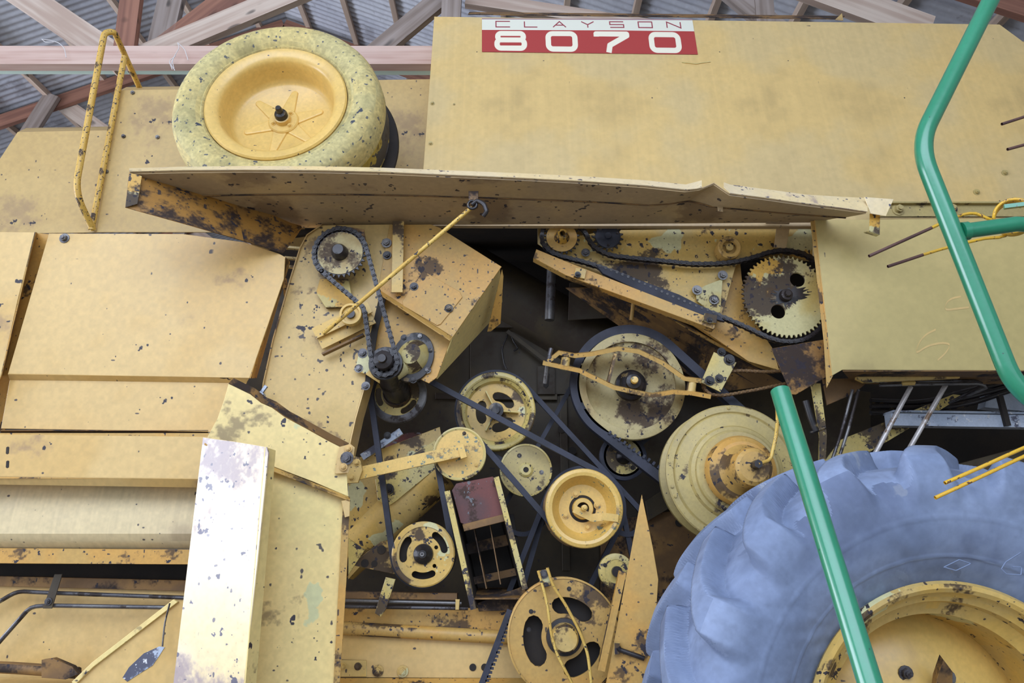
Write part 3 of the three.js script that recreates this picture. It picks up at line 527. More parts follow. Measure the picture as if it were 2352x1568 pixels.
// tall clean-grain elevator head on the left of the drives
{
  const s = group('elevator_housing', CH), z = 0.0;
  const side = [[740, 517], [900, 515], [885, 640], [872, 690], [842, 800], [838, 880], [815, 960], [795, 1050], [600, 960], [606, 880], [628, 780], [668, 640], [690, 570], [706, 540]];
  P('side_plate', plate(side, z, 0.006), M.elev, s);
  const e = [[600, 960], [606, 880], [628, 780], [668, 640], [690, 570], [706, 540], [740, 517]];
  P('edge_band', ruled(pts3(e.map(([x, y]) => [x, y, z + 0.012])), pts3(e.map(([x, y]) => [x, y, z - 0.2])), 0.005), M.mechOrange, s);
  const e2 = [[842, 800], [838, 880], [815, 960], [795, 1050]];
  P('edge_band', ruled(pts3(e2.map(([x, y]) => [x, y, z])), pts3(e2.map(([x, y]) => [x + 18, y, z - 0.12])), 0.005), M.shield, s);
  const b = [[895, 516], [990, 515], [1012, 524], [1152, 612], [1040, 774], [868, 664]];
  P('head_plate', plate(b, z + 0.012, 0.006), M.mechOrange, s);
  P('head_belly', psheet([[1152, 612, z + 0.01], [1040, 774, z + 0.01], [1000, 868, -0.12], [1138, 735, -0.32], [1150, 690, -0.3]], 0.005), M.door, s);
  P('belly_flange', psheet([[1152, 615, z + 0.02], [1158, 640, z + 0.02], [1148, 735, -0.2], [1128, 765, -0.2], [1120, 765, -0.2]], 0.005), M.mechOrange, s);
  P('head_rib', psheet([[868, 664, z + 0.012], [1040, 774, z + 0.012], [1034, 782, 0.05], [874, 676, 0.05]], 0.004), M.mechOrange, s);
  P('lower_plate', plate([[872, 678], [1036, 778], [1004, 866], [985, 880], [860, 820]], -0.03, 0.006), M.mechOrange, s);
  P('dark_slot', plate([[872, 676], [888, 680], [868, 760], [850, 880], [838, 880], [845, 790]], 0.003, 0.004), M.dark, s);
  // inspection cover with rounded corners
  const cc = [[976, 624], [1056, 670], [1062, 682], [1012, 744], [1004, 747], [926, 702], [924, 692], [968, 626]];
  P('inspection_cover', plate(cc, z + 0.017, 0.004), M.mechOrange, s);
  for (const [x, y, r] of [[951, 658, 7], [1031, 708, 7], [888, 558, 8], [889, 586, 7]]) boltAt(s, x, y, z + 0.017, r, r === 7 ? M.grease : M.steel);
  P('hanging_strap', plate([[902, 507], [928, 507], [925, 671], [899, 671]], 0.05, 0.004), M.mech, s);
  P('bearing_plate', plate([[735, 640], [800, 640], [812, 700], [795, 705], [772, 705], [748, 706], [728, 676], [727, 668]], 0.03, 0.02), M.pale, s);
  P('top_clip', plate([[768, 522], [772, 517], [836, 526], [840, 552], [830, 552], [824, 532], [778, 528]], 0.09, 0.012), M.grimy, s);
  P('chain_tensioner', [bar(at(722, 766, 0.05), at(850, 705, 0.05), 0.05, 0.008), bar(at(735, 790, 0.03), at(858, 730, 0.03), 0.05, 0.008)].reduce((a, b) => join([a, b])), M.mech, s);
  P('tensioner_edge', bar(at(741, 814, 0.04), at(836, 769, 0.04), 0.008, 0.03), M.grimy, s);
  P('shaft_plate', plate([[825, 806], [846, 804], [878, 830], [872, 880], [838, 858], [815, 852]], 0.03, 0.008), M.mech, s);
  for (const [x, y, r] of [[833, 811, 8], [824, 846, 7], [840, 886, 7]]) boltAt(s, x, y, 0.03, r, M.steel);
  P('wing_nut', [bar(at(598, 905, 0.06), at(612, 886, 0.06), 0.012, 0.012), disc(0.014, 0.03, 10).translate(...at(600, 908, 0.05).toArray())].reduce((a, b) => join([a, b])), M.blueSteel, s);
  for (const y of [568, 592, 612]) P('grille_slat', bar(at(655, y, -0.12), at(690, y + 3, -0.12), 0.01, 0.02), M.variator, s);
  P('rear_link', bar(at(652, 640, -0.1), at(665, 720, -0.1), 0.02, 0.01), M.mechOrange, s);
}
// gearbox with shaft, sprocket in front and pulley behind
{
  const s = group('bevel_gearbox', CH);
  P('casing', tube(pts3([[915, 905, -0.24], [884, 838, 0.06]]), 0.056, 24, 6), M.grease, s);
  const c = at(948, 820, -0.02), r = 60 * mpp(820, -0.02);
  P('cover', lathe([[0, 0.07], [r * 0.4, 0.06], [r * 0.62, 0.03], [r * 0.72, 0.0], [r * 0.72, -0.02]], 40).scale(0.85, 1.0, 1).rotateZ(-0.5).translate(c.x, c.y, c.z), M.pale, s);
  P('flange', lathe([[r * 0.6, 0.006], [r * 0.98, 0.004], [r, 0.0], [r, -0.02], [r * 0.6, -0.02]], 40).scale(0.8, 1.0, 1).rotateZ(-0.3).translate(c.x, c.y, c.z), M.grease, s);
  for (let k = 0; k < 7; k++) { const a = k * 0.9 - 1.5; bolt(s, V(c.x + Math.cos(a) * r * 0.7, c.y + Math.sin(a) * r * 0.88, c.z), 0.011, k % 2 ? M.steel : M.grease); }
  P('neck', tube([at(900, 850, 0.0), c.clone()], 0.05, 20, 4), M.pale, s);
}
function kidney(a0, a1, r0, r1, n = 10) {
  const h = new THREE.Path(), c = (r0 + r1) / 2, w = (r1 - r0) / 2;
  for (let k = 0; k <= n; k++) { const a = a0 + (a1 - a0) * k / n; const x = Math.cos(a) * r1, y = Math.sin(a) * r1; k ? h.lineTo(x, y) : h.moveTo(x, y); }
  for (let k = 1; k < 6; k++) { const t = Math.PI * k / 6, rad = c + w * Math.cos(t), o = w * Math.sin(t) / c; h.lineTo(Math.cos(a1 + o) * rad, Math.sin(a1 + o) * rad); }
  for (let k = n; k >= 0; k--) { const a = a0 + (a1 - a0) * k / n; h.lineTo(Math.cos(a) * r0, Math.sin(a) * r0); }
  for (let k = 1; k < 6; k++) { const t = Math.PI - Math.PI * k / 6, rad = c + w * Math.cos(t), o = w * Math.sin(t) / c; h.lineTo(Math.cos(a0 - o) * rad, Math.sin(a0 - o) * rad); }
  h.closePath(); return h;
}
const hole = (x, y, r) => { const h = new THREE.Path(); h.absarc(x, y, r, 0, Math.PI * 2, true); return h; };
function wheelDisc(r, holes, zf, t) { const s = new THREE.Shape(); s.absarc(0, 0, r, 0, Math.PI * 2, false); s.holes = holes; return slab(s, zf, t, 0.001); }
const sheave = (r, w, d = 0.018) => [[r - d - 0.012, 0], [r - 0.004, 0], [r, -0.002], [r, -0.005], [r - d, -w * 0.38], [r - d, -w * 0.62], [r, -w + 0.005], [r, -w], [r - d - 0.012, -w], [r - d - 0.012, 0]];
function pulley(px, py, rpx, z, label) { const c = at(px, py, z), g = group('pulley', CH, c.x, c.y, z); if (label) g.userData.label = label; return [g, rpx * mpp(py, z)]; }

{ // pulley behind the gearbox
  const [g, r] = pulley(912, 903, 67, -0.24, 'slotted pulley below the gearbox');
  P('rim', lathe(sheave(r, 0.035), 64), M.steel, g);
  P('web', wheelDisc(r - 0.012, [0, 1, 2].map((k) => kidney(-1.2 + k * 2.09, -0.5 + k * 2.09, r * 0.55, r * 0.75)), -0.002, 0.012), M.pulley, g);
  P('hub', lathe([[0, 0.03], [r * 0.45, 0.03], [r * 0.5, 0.0], [r * 0.5, -0.01], [0, -0.01]], 32), M.grimy, g);
}
{ // large yellow pulley with three ribs
  const [g, r] = pulley(1139, 942, 91, -0.28, 'yellow three-ribbed pulley with chipped rim');
  P('rim', lathe([[r * 0.86, -0.005], [r * 0.9, 0.0], [r * 0.97, 0.0], [r, -0.004], [r, -0.012], [r - 0.02, -0.03], [r, -0.05], [r, -0.06], [r * 0.84, -0.06], [r * 0.86, -0.005]], 72), M.pulley, g);
  P('dish', lathe([[r * 0.87, -0.008], [r * 0.78, -0.02], [r * 0.74, -0.045], [r * 0.72, -0.05], [r * 0.87, -0.05]], 64), M.pulley, g);
  P('web', wheelDisc(r * 0.75, [kidney(0.55, 1.5, r * 0.28, r * 0.52), kidney(2.7, 3.6, r * 0.28, r * 0.52), kidney(4.75, 5.6, r * 0.28, r * 0.52)], -0.045, 0.008), M.mech, g);
  P('hub', lathe([[0, 0.02], [r * 0.1, 0.02], [r * 0.11, 0.008], [r * 0.19, 0.006], [r * 0.2, -0.05], [0, -0.05]], 24), M.grease, g);
  for (const a of [-0.08, 2.05, 4.25]) P('rib', box(0, r * 0.42, -0.003, 0.003, -0.045, 0.0).translate(r * 0.15, 0, 0).rotateZ(a), M.pulley, g);
}
{ // flat idler on its arm
  const [g, r] = pulley(1055, 1041, 61, -0.13, 'flat disc idler on a swing arm');
  P('rim', lathe([[r - 0.012, -0.003], [r - 0.006, 0.0], [r, -0.001], [r, -0.01], [r - 0.006, -0.014], [r - 0.006, -0.036], [r, -0.04], [r, -0.05], [r - 0.012, -0.05]], 64), M.pulley, g);
  P('web', disc(r - 0.01, 0.008, 48).translate(0, 0, -0.008), M.bowl, g);
  for (const [a, q] of [[1.35, 0.78], [-0.6, 0.78]]) bolt(g, V(Math.cos(a) * r * q, Math.sin(a) * r * q, -0.004), 0.006, M.mech);
  P('shaft', disc(0.018, 0.06, 20).translate(0, 0, -0.02), M.mech, g);
}
{
  const s = group('idler_arm', CH);
  P('arm_bar', bar(at(812, 1090, -0.08), at(1068, 1033, -0.08), 0.05, 0.02), M.bowl, s);
  P('arm_end', bar(at(1058, 1024, -0.075), at(1066, 1052, -0.075), 0.026, 0.03), M.bowl, s);
  P('pivot_plate', plate([[806, 1045], [826, 1050], [832, 1080], [822, 1108], [792, 1110], [790, 1080]], -0.05, 0.02), M.mech, s);
  for (const [x, y] of [[820, 1062], [808, 1096]]) boltAt(s, x, y, -0.05, 6, M.mech);
}
{ // pale disc between belts
  const [g, r] = pulley(1208, 1079, 60, -0.27, 'pale stained disc pulley between two belts');
  P('rim', lathe([[r - 0.008, 0.004], [r, 0.003], [r, -0.004], [r - 0.014, -0.018], [r, -0.034], [r, -0.042], [r - 0.012, -0.042]], 56), M.pulley, g);
  P('web', disc(r - 0.006, 0.01, 48).translate(0, 0, -0.004), M.variator, g);
  P('bearing', lathe([[0.012, 0.012], [r * 0.2, 0.012], [r * 0.28, 0.004], [r * 0.28, 0.0]], 32), M.pulley, g);
  P('bore', disc(r * 0.21, 0.016, 24), M.dark, g);
  for (const a of [2.0, -0.15]) bolt(g, V(Math.cos(a) * r * 0.6, Math.sin(a) * r * 0.6, 0.002), 0.007, M.steel);
}
{ // deep bowl pulley
  const [g, r] = pulley(1342, 1166, 90, -0.1, 'bright yellow bowl-shaped pulley with a crank lever');
  P('bowl', lathe([[r * 0.35, -0.082], [r * 0.35, -0.077], [r * 0.62, -0.075], [r * 0.7, -0.06], [r * 0.78, -0.015], [r * 0.82, -0.002], [r * 0.9, 0.001], [r * 0.98, -0.004], [r, -0.01], [r * 0.99, -0.016], [r * 0.86, -0.05], [r * 0.86, -0.09], [r * 0.3, -0.09]], 80), M.bowl, g);
  P('ring', lathe([[r * 0.16, -0.05], [r * 0.25, -0.05], [r * 0.27, -0.055], [r * 0.28, -0.085], [r * 0.16, -0.085], [r * 0.16, -0.05]], 40), M.bowl, g);
  P('bore', disc(r * 0.36, 0.008, 32).translate(0, 0, -0.084), M.dark, g);
  for (const [x, y] of [[1322, 1134], [1372, 1160], [1350, 1210], [1299, 1183]]) { const p = at(x, y, -0.17); bolt(g, V(p.x - g.position.x, p.y - g.position.y, -0.074), 0.0105, M.bowl); }
  P('grease_nipple', lathe([[0, 0.03], [0.006, 0.03], [0.007, 0.02], [0.012, 0.018], [0.013, -0.02], [0, -0.02]], 12), M.bowl, g);
  const q = (x, y, z) => { const p = at(x, y, -0.1 + z); return V(p.x - g.position.x, p.y - g.position.y, z); };
  P('crank_lever', [bar(q(1318, 1168, -0.03), q(1362, 1190, -0.03), 0.03, 0.006), bar(q(1360, 1189, -0.03), q(1384, 1186, 0.004), 0.032, 0.006), bar(q(1382, 1185, 0.004), q(1420, 1190, 0.006), 0.03, 0.006)].reduce((a, b) => join([a, b])), M.bowl, g);
  P('rear_sheave', lathe(sheave(r * 1.02, 0.045, 0.03), 64).translate(0, 0, -0.11), M.grimy, g);
  P('rear_sheave', lathe(sheave(r * 1.0, 0.045, 0.03), 64).translate(0, 0, -0.19), M.grimy, g);
  P('rear_drum', disc(r * 0.8, 0.2, 40).translate(0, 0, -0.2), M.dark, g);
}
{ // big grimy sheave in the middle
  const [g, r] = pulley(1449, 884, 125, -0.24, 'large grimy sheave behind the forked bracket');
  P('rim', lathe(sheave(r, 0.05, 0.03), 80), M.sheave, g);
  P('web', lathe([[0, -0.02], [r * 0.3, -0.022], [r * 0.72, -0.024], [r * 0.83, -0.012], [r - 0.02, -0.004], [r - 0.02, -0.04], [0, -0.04]], 72), M.sheave, g);
  P('hub', lathe([[0, 0.11], [0.012, 0.11], [0.016, 0.1], [0.016, 0.085], [0.032, 0.08], [0.034, 0.06], [0.05, 0.05], [0.052, 0.02], [0.068, 0.01], [0.07, -0.03], [0, -0.03]], 36), M.grease, g);
  P('hub_cap', lathe([[0, 0.118], [0.014, 0.116], [0.017, 0.1], [0, 0.1]], 20), M.bowl, g);
}
{ // forked bracket of two bent bars
  const s = group('forked_bracket', CH), z = -0.14, bend = (l, w) => ruled(pts3(l.map(([x, y]) => [x, y, z + 0.02])), pts3(l.map(([x, y]) => [x, y - 2, z - 0.05])), 0.018);
  P('bent_bar', bend([[1262, 834], [1285, 815], [1320, 822], [1360, 818], [1420, 806], [1465, 812], [1520, 838], [1570, 874], [1610, 880]]), M.mechOrange, s);
  P('bent_bar', bend([[1246, 838], [1330, 856], [1345, 864], [1410, 895], [1480, 910], [1500, 913], [1545, 905], [1590, 908], [1632, 916]]), M.mechOrange, s);
  P('spacer_web', bar(at(1412, 816, z), at(1396, 880, z), 0.012, 0.06), M.mechOrange, s);
  P('spacer_tube', tube(pts3([[1300, 822, z], [1296, 848, z]]), 0.02, 14, 3), M.mech, s);
  P('spacer_tube', tube(pts3([[1590, 878, z], [1586, 904, z]]), 0.02, 14, 3), M.mech, s);
  P('adjuster_bolt', tube(pts3([[1266, 800, z], [1258, 832, z], [1252, 880, z - 0.04]]), 0.01, 8, 6), M.steel, s);
  P('lock_nut', tube(pts3([[1263, 818, z], [1259, 835, z]]), 0.018, 6, 2), M.grease, s);
}
{ // small idler under it
  const [g, r] = pulley(1432, 1048, 54, -0.38, 'small dusty idler below the large sheave');
  P('rim', lathe(sheave(r, 0.04, 0.015), 48), M.belt, g);
  P('web', disc(r * 0.84, 0.02, 40).translate(0, 0, -0.01), M.pulley, g);
  P('hub', lathe([[0, 0.03], [0.012, 0.03], [0.03, 0.012], [0.036, 0.0]], 24), M.grease, g);
  for (const a of [2.6, -0.9]) P('hole', disc(0.011, 0.003, 12).translate(Math.cos(a) * r * 0.6, Math.sin(a) * r * 0.6, 0.001), M.dark, g);
}
{ // variator: two cones with a domed hub
  const [g, r] = pulley(1688, 1086, 158, -0.08, 'big dull variator pulley with domed orange hub');
  P('front_cone', lathe([[r * 0.5, 0.03], [r * 0.55, 0.024], [r * 0.62, 0.016], [r * 0.86, 0.006], [r * 0.88, 0.0], [r * 0.9, 0.006], [r * 0.98, 0.004], [r, -0.002], [r, -0.012], [r * 0.93, -0.03], [r * 0.5, -0.09]], 96), M.variator, g);
  P('rear_cone', lathe([[r * 0.5, -0.1], [r * 0.9, -0.12], [r * 1.0, -0.135], [r * 1.0, -0.16], [r * 0.5, -0.16]], 96), M.variator, g);
  P('step_ring', lathe([[r * 0.4, 0.062], [r * 0.57, 0.06], [r * 0.6, 0.052], [r * 0.61, 0.036], [r * 0.66, 0.03], [r * 0.69, 0.012]], 80), M.variator, g);
  P('hub_flange', lathe([[r * 0.24, 0.135], [r * 0.4, 0.128], [r * 0.47, 0.112], [r * 0.5, 0.09], [r * 0.495, 0.06], [r * 0.35, 0.055]], 72), M.mechOrange, g);
  P('hub_nose', lathe([[0, 0.26], [r * 0.2, 0.258], [r * 0.25, 0.248], [r * 0.275, 0.225], [r * 0.28, 0.175], [r * 0.3, 0.15], [r * 0.36, 0.128]], 56), M.mechOrange, g);
  P('pipe_fitting', [hex(0.018, 0.05).translate(0.0, 0.006, 0.28)], M.grease, g);
  const q = (x, y, z) => { const p = at(x, y, z); return V(p.x - g.position.x, p.y - g.position.y, z + 0.08); };
  P('oil_pipe', tube([V(0, 0.006, 0.3), q(1770, 1056, 0.2), q(1783, 1000, 0.2), q(1786, 960, 0.16), q(1784, 915, 0.1)], 0.007, 8, 50), M.rod, g);
  for (const a of [3.5, 3.35, 1.6]) bolt(g, V(Math.cos(a) * r * 0.95, Math.sin(a) * r * 0.95, 0.004), 0.007, M.variator);
}
{ // pulley low on the left
  const [g, r] = pulley(972, 1272, 73, -0.13, 'yellow pulley with three curved slots low on left');
  P('rim', lathe([[r * 0.84, 0.0], [r * 0.96, 0.0], [r, -0.004], [r, -0.01], [r - 0.018, -0.03], [r, -0.05], [r, -0.06], [r * 0.84, -0.06]], 64), M.mech, g);
  P('web', wheelDisc(r * 0.86, [kidney(-1.95, -1.1, r * 0.56, r * 0.76), kidney(0.2, 1.0, r * 0.56, r * 0.78), kidney(2.45, 3.35, r * 0.52, r * 0.76), hole(r * 0.36, -r * 0.36, r * 0.06), hole(r * 0.4, r * 0.2, r * 0.06)], -0.004, 0.01), M.mech, g);
  P('backing', disc(r * 0.84, 0.004, 40).translate(0, 0, -0.05), M.dark, g);
  P('hub', lathe([[0, 0.03], [r * 0.12, 0.03], [r * 0.2, 0.018], [r * 0.3, 0.008], [r * 0.32, -0.004], [0, -0.004]], 30), M.grease, g);
  P('hub_nut', lathe([[0.003, 0.04], [0.009, 0.04], [0.011, 0.028], [0.003, 0.028]], 14), M.steel, g);
}
{ // bottom disc with big openings
  const [g, r] = pulley(1296, 1462, 131, -0.02, 'large orange disc with three big openings at bottom');
  P('web', wheelDisc(r, [kidney(0.8, 1.7, r * 0.38, r * 0.66), kidney(2.8, 3.75, r * 0.4, r * 0.72), kidney(4.95, 5.85, r * 0.38, r * 0.68)], 0, 0.016), M.mechOrange, g);
  P('rim', lathe([[r * 0.97, 0.004], [r, 0.0], [r, -0.02], [r - 0.02, -0.035], [r, -0.05], [r * 0.9, -0.05]], 72), M.mechOrange, g);
  P('backing', disc(r * 0.86, 0.004, 40).translate(0, 0, -0.06), M.dark, g);
  P('hub', lathe([[0, 0.075], [r * 0.2, 0.075], [r * 0.225, 0.068], [r * 0.23, 0.045], [r * 0.24, 0.03], [r * 0.25, -0.02]], 40), M.mech, g);
  P('hub_collar', lathe([[r * 0.24, 0.012], [r * 0.31, 0.01], [r * 0.33, -0.01]], 40), M.grease, g);
  for (const [x, y] of [[-0.58, 0.42], [-0.62, 0.12], [0.1, 0.8]]) bolt(g, V(x * r, y * r, 0.002), 0.006, M.grease);
}
{ // half hidden idler beside the pointed shield
  const [g, r] = pulley(1416, 1312, 40, -0.15, 'small idler half hidden by the pointed shield');
  P('rim', lathe(sheave(r, 0.04, 0.012), 40), M.pulley, g); P('web', disc(r * 0.9, 0.02, 32).translate(0, 0, -0.012), M.pulley, g); P('hub', disc(r * 0.3, 0.05, 20), M.grease, g);
  bolt(g, V(-r * 0.65, r * 0.35, 0), 0.006, M.grease);
}
// ---- belts
const beltOf = (cs, zc, w, th, name = 'drive_belt') => P(name, sweep(loop(cs), zc - w / 2, zc + w / 2, th), M.belt);
{
  const z = -0.175;
  beltOf([circ(912, 903, 54, z), circ(1344, 1163, 78, z), circ(1055, 1041, 60, z, -1), circ(972, 1272, 62, z)], z, 0.024, -0.024);
  beltOf([circ(1449, 884, 120, -0.265), circ(1690, 1086, 108, -0.265)], -0.265, 0.05, -0.04, 'variator_belt');
  beltOf([circ(1139, 942, 84, -0.33), circ(1440, 1190, 30, -0.33), circ(1208, 1079, 56, -0.33, -1), circ(1342, 1166, 84, -0.33)].slice(0, 2), -0.335, 0.02, -0.022);
  beltOf([circ(1449, 884, 112, -0.4), circ(1200, 1180, 40, -0.4)], -0.4, 0.018, -0.02);
  beltOf([circ(1342, 1166, 84, -0.3), circ(1130, 1640, 60, -0.3)], -0.3, 0.024, -0.022);
  beltOf([circ(1342, 1166, 80, -0.34), circ(1416, 1312, 36, -0.34), circ(1300, 1462, 120, -0.34)], -0.34, 0.02, -0.022);
  // teeth of the variator belt
  const g = group('belt_cogs', CH), a = at(1392, 994, -0.25), b = at(1560, 1112, -0.25), d = b.clone().sub(a), n = 15, an = Math.atan2(d.y, d.x);
  for (let k = 0; k < n; k++) P('cog', box(-0.005, 0.005, 0, 0.016, -0.02, 0.02).rotateZ(an).translate(...a.clone().addScaledVector(d, (k + 0.5) / n).toArray()), M.belt, g);
}
// notched belt that runs out of the bottom
{
  const s = group('notched_belt', CH), a = at(1172, 1400, -0.05), b = at(1080, 1640, -0.05);
  P('belt_strip', bar(a, b, 0.024, 0.012), M.belt, s);
  const d = b.clone().sub(a), n = 26; for (let k = 0; k < n; k++) P('cog', box(-0.007, 0.007, -0.004, 0.004, -0.006, 0.006).translate(...a.clone().addScaledVector(d, (k + 0.5) / n).add(V(0.014, -0.004, 0)).toArray()), M.belt, s);
}
// ---- roller chains: every link its own piece
const linkGeo = [];
function links(name, path, z, pitch, w, m, mAlt, label) {
  const g = group(name, CH); if (label) g.userData.label = label;
  const seg = []; let L = 0; for (let i = 0; i < path.length; i++) { const a = path[i], b = path[(i + 1) % path.length], l = Math.hypot(b.x - a.x, b.y - a.y); seg.push([a, b, L, l]); L += l; }
  const n = Math.round(L / pitch), p = L / n;
  const mk = (out) => { const s = new THREE.Shape(), R = w / 2, h = p * 0.5; s.absarc(-h, 0, R, Math.PI / 2, Math.PI * 1.5); s.quadraticCurveTo(0, -R * 0.55, h, -R); s.absarc(h, 0, R, -Math.PI / 2, Math.PI / 2); s.quadraticCurveTo(0, R * 0.55, -h, R);
    const side = (zz) => new THREE.ExtrudeGeometry(s, { depth: 0.003, bevelEnabled: false, curveSegments: 4 }).translate(0, 0, zz);
    const o = out ? 0.0105 : 0.0065; return boxUV(join([side(o), side(-o - 0.003), ...[-h, h].map((x) => disc(R * 0.62, out ? 0.034 : 0.016, 8).translate(x, 0, 0))])); };
  const G = [mk(true), mk(false)];
  let k = 0; const atLen = (t) => { t = (t + L) % L; while (k < seg.length && seg[k][2] + seg[k][3] < t) k++; if (k >= seg.length || seg[k][2] > t) { k = 0; while (seg[k][2] + seg[k][3] < t) k++; } const [a, b, s0, l] = seg[k], f = (t - s0) / l; return [a.x + (b.x - a.x) * f, a.y + (b.y - a.y) * f]; };
  for (let i = 0; i < n; i++) {
    const c0 = atLen(i * p), c1 = atLen((i + 1) * p), o = mesh('chain_link', G[i % 2], i % 2 ? m : mAlt, g);
    o.position.set((c0[0] + c1[0]) / 2, (c0[1] + c1[1]) / 2, z); o.rotation.z = Math.atan2(c1[1] - c0[1], c1[0] - c0[0]);
  }
  return g;
}
function sprocketShape(r, n, depth) {
  const s = new THREE.Shape();
  for (let i = 0; i < n; i++) { const a = i / n * 2 * Math.PI, st = 2 * Math.PI / n; [[0, r - depth], [0.18, r - depth], [0.42, r], [0.58, r], [0.82, r - depth]].forEach(([f, q], k) => { const x = Math.cos(a + f * st) * q, y = Math.sin(a + f * st) * q; i || k ? s.lineTo(x, y) : s.moveTo(x, y); }); }
  s.closePath(); return s;
}
function sprocket(px, py, rpx, z, n, depth, m, label) { const c = at(px, py, z), g = group('sprocket', CH, c.x, c.y, z), r = rpx * mpp(py, z); if (label) g.userData.label = label; return [g, r, n, depth, m]; }
{
  const z = 0.1;
  let [g, r] = sprocket(782, 582, 60, z, 0, 0, 0, 'worn sprocket at the top of the elevator');
  P('toothed_disc', slab(sprocketShape(r, 30, 0.012), 0.004, 0.008, 0.001), M.grease, g);
  P('face', disc(r * 0.86, 0.01, 48).translate(0, 0, 0.002), M.sheave, g);
  P('hub', lathe([[0, 0.05], [r * 0.2, 0.05], [r * 0.28, 0.035], [r * 0.32, 0.008], [r * 0.32, -0.05], [0, -0.05]], 24), M.grease, g);
  [g, r] = sprocket(884, 832, 30, z, 0, 0, 0, 'small black sprocket on the gearbox shaft');
  P('toothed_disc', slab(sprocketShape(r, 12, 0.014), 0.006, 0.012, 0.001), M.grease, g);
  P('hub', lathe([[0, 0.075], [r * 0.3, 0.075], [r * 0.36, 0.06], [r * 0.7, 0.05], [r * 0.74, 0.0], [0, 0]], 24), M.grease, g);
  P('flange_ring', lathe([[r * 0.8, -0.01], [r * 1.3, -0.012], [r * 1.35, -0.03], [r * 0.8, -0.03]], 28), M.grease, g);
  [g, r] = sprocket(806, 722, 25, z, 0, 0, 0, 'chain tensioner roller');
  P('roller', lathe([[r * 0.4, 0.0], [r * 0.75, 0.0], [r * 0.8, 0.012], [r, 0.012], [r * 1.05, 0.006], [r * 0.9, -0.01], [r, -0.02], [r * 0.4, -0.02]], 36), M.mech, g);
  P('hub', disc(r * 0.42, 0.03, 18), M.grease, g);
  links('roller_chain', loop([circ(782, 582, 60, z), circ(884, 834, 29, z), circ(808, 722, 30, z, -1)], 0.008), z, 0.0235, 0.02, M.grease, M.grease, 'greasy black chain on the elevator');
}
{
  const z = -0.1;
  let [g, r] = sprocket(1290, 546, 42, z, 0, 0, 0, 'rusty orange sprocket at the top');
  P('toothed_disc', slab(sprocketShape(r, 22, 0.012), 0.004, 0.008, 0.001), M.grease, g);
  P('face', disc(r * 0.84, 0.01, 40).translate(0, 0, 0.002), M.mechOrange, g);
  P('hub', lathe([[0.012, 0.05], [r * 0.26, 0.05], [r * 0.3, 0.03], [r * 0.42, 0.01], [r * 0.42, 0]], 24), M.pale, g);
  [g, r] = sprocket(1396, 544, 36, z, 0, 0, 0, 'blue-grey idler sprocket');
  P('toothed_disc', slab(sprocketShape(r, 17, 0.013), 0.004, 0.008, 0.001), M.grease, g);
  P('face', lathe([[0, 0.02], [r * 0.2, 0.02], [r * 0.22, 0.008], [r * 0.6, 0.012], [r * 0.78, 0.008], [r * 0.78, 0]], 36), M.belt, g);
  for (const a of [0.3, 2.4, 4.7]) bolt(g, V(Math.cos(a) * r * 0.62, Math.sin(a) * r * 0.62, 0.01), 0.006, M.steel);
  [g, r] = sprocket(1803, 680, 100, z, 0, 0, 0, 'large pale sprocket with two round holes');
  const sh = sprocketShape(r, 56, 0.012); sh.holes = [hole(...(() => { const p = at(1831, 643, z); return [p.x - g.position.x, p.y - g.position.y]; })(), r * 0.17), hole(...(() => { const p = at(1787, 716, z); return [p.x - g.position.x, p.y - g.position.y]; })(), r * 0.165)];
  P('toothed_disc', slab(sh, 0.004, 0.01, 0.001), M.pale, g);
  P('grease_smear', leafLocal(g, splash(1812, 680, 52, 26, 5), z + 0.0052), M.grease, g);
  P('hub', lathe([[0, 0.045], [r * 0.06, 0.045], [r * 0.08, 0.03], [r * 0.13, 0.028], [r * 0.15, 0.004]], 24), M.steel, g);
  [g, r] = sprocket(1672, 573, 27, z, 0, 0, 0, 'ochre guide roller above the chain');
  P('roller', lathe([[r * 0.55, 0.02], [r * 0.62, 0.03], [r * 0.9, 0.032], [r, 0.026], [r, -0.03], [r * 0.5, -0.03]], 40), M.mechOrange, g);
  P('web', disc(r * 0.7, 0.02, 32), M.mechOrange, g); P('hub', disc(r * 0.3, 0.06, 18), M.mech, g);
  const slack = [[1300, 503], [1340, 530], [1362, 565], [1400, 586], [1440, 592], [1520, 600], [1600, 607], [1680, 603], [1735, 590], [1765, 580], [1803, 576], [1850, 586], [1885, 612], [1904, 650], [1908, 684], [1900, 720], [1878, 758], [1845, 780], [1803, 785], [1765, 776], [1720, 755], [1650, 725], [1560, 690], [1480, 655], [1400, 622], [1340, 602], [1300, 592], [1265, 580], [1246, 556], [1248, 525], [1270, 505]];
  const cv = new THREE.CatmullRomCurve3(slack.map(([x, y]) => at(x, y, z)), true, 'centripetal').getSpacedPoints(260).slice(0, -1);
  links('roller_chain', cv, z, 0.0268, 0.02, M.grease, M.grease, 'long slack chain from top sprocket to large sprocket');
  const s = group('chain_case', CH);
  P('back_plate', plate([[1236, 560], [1400, 528], [1868, 522], [1866, 600], [1772, 578], [1718, 595], [1690, 610], [1655, 740], [1480, 672], [1300, 606]], -0.15, 0.006), M.mech, s);
  P('upper_back', plate([[1235, 515], [1870, 515], [1870, 600], [1235, 560]], -0.22, 0.006), M.hood, s);
  P('side_cover', plate([[1640, 610], [1700, 600], [1704, 640], [1722, 720], [1775, 800], [1790, 850], [1720, 830], [1560, 720]], -0.2, 0.006), M.mechOrange, s);
  P('rail', plate([[1232, 572], [1300, 600], [1648, 736], [1640, 756], [1300, 632], [1225, 592]], -0.05, 0.05), M.mechOrange, s);
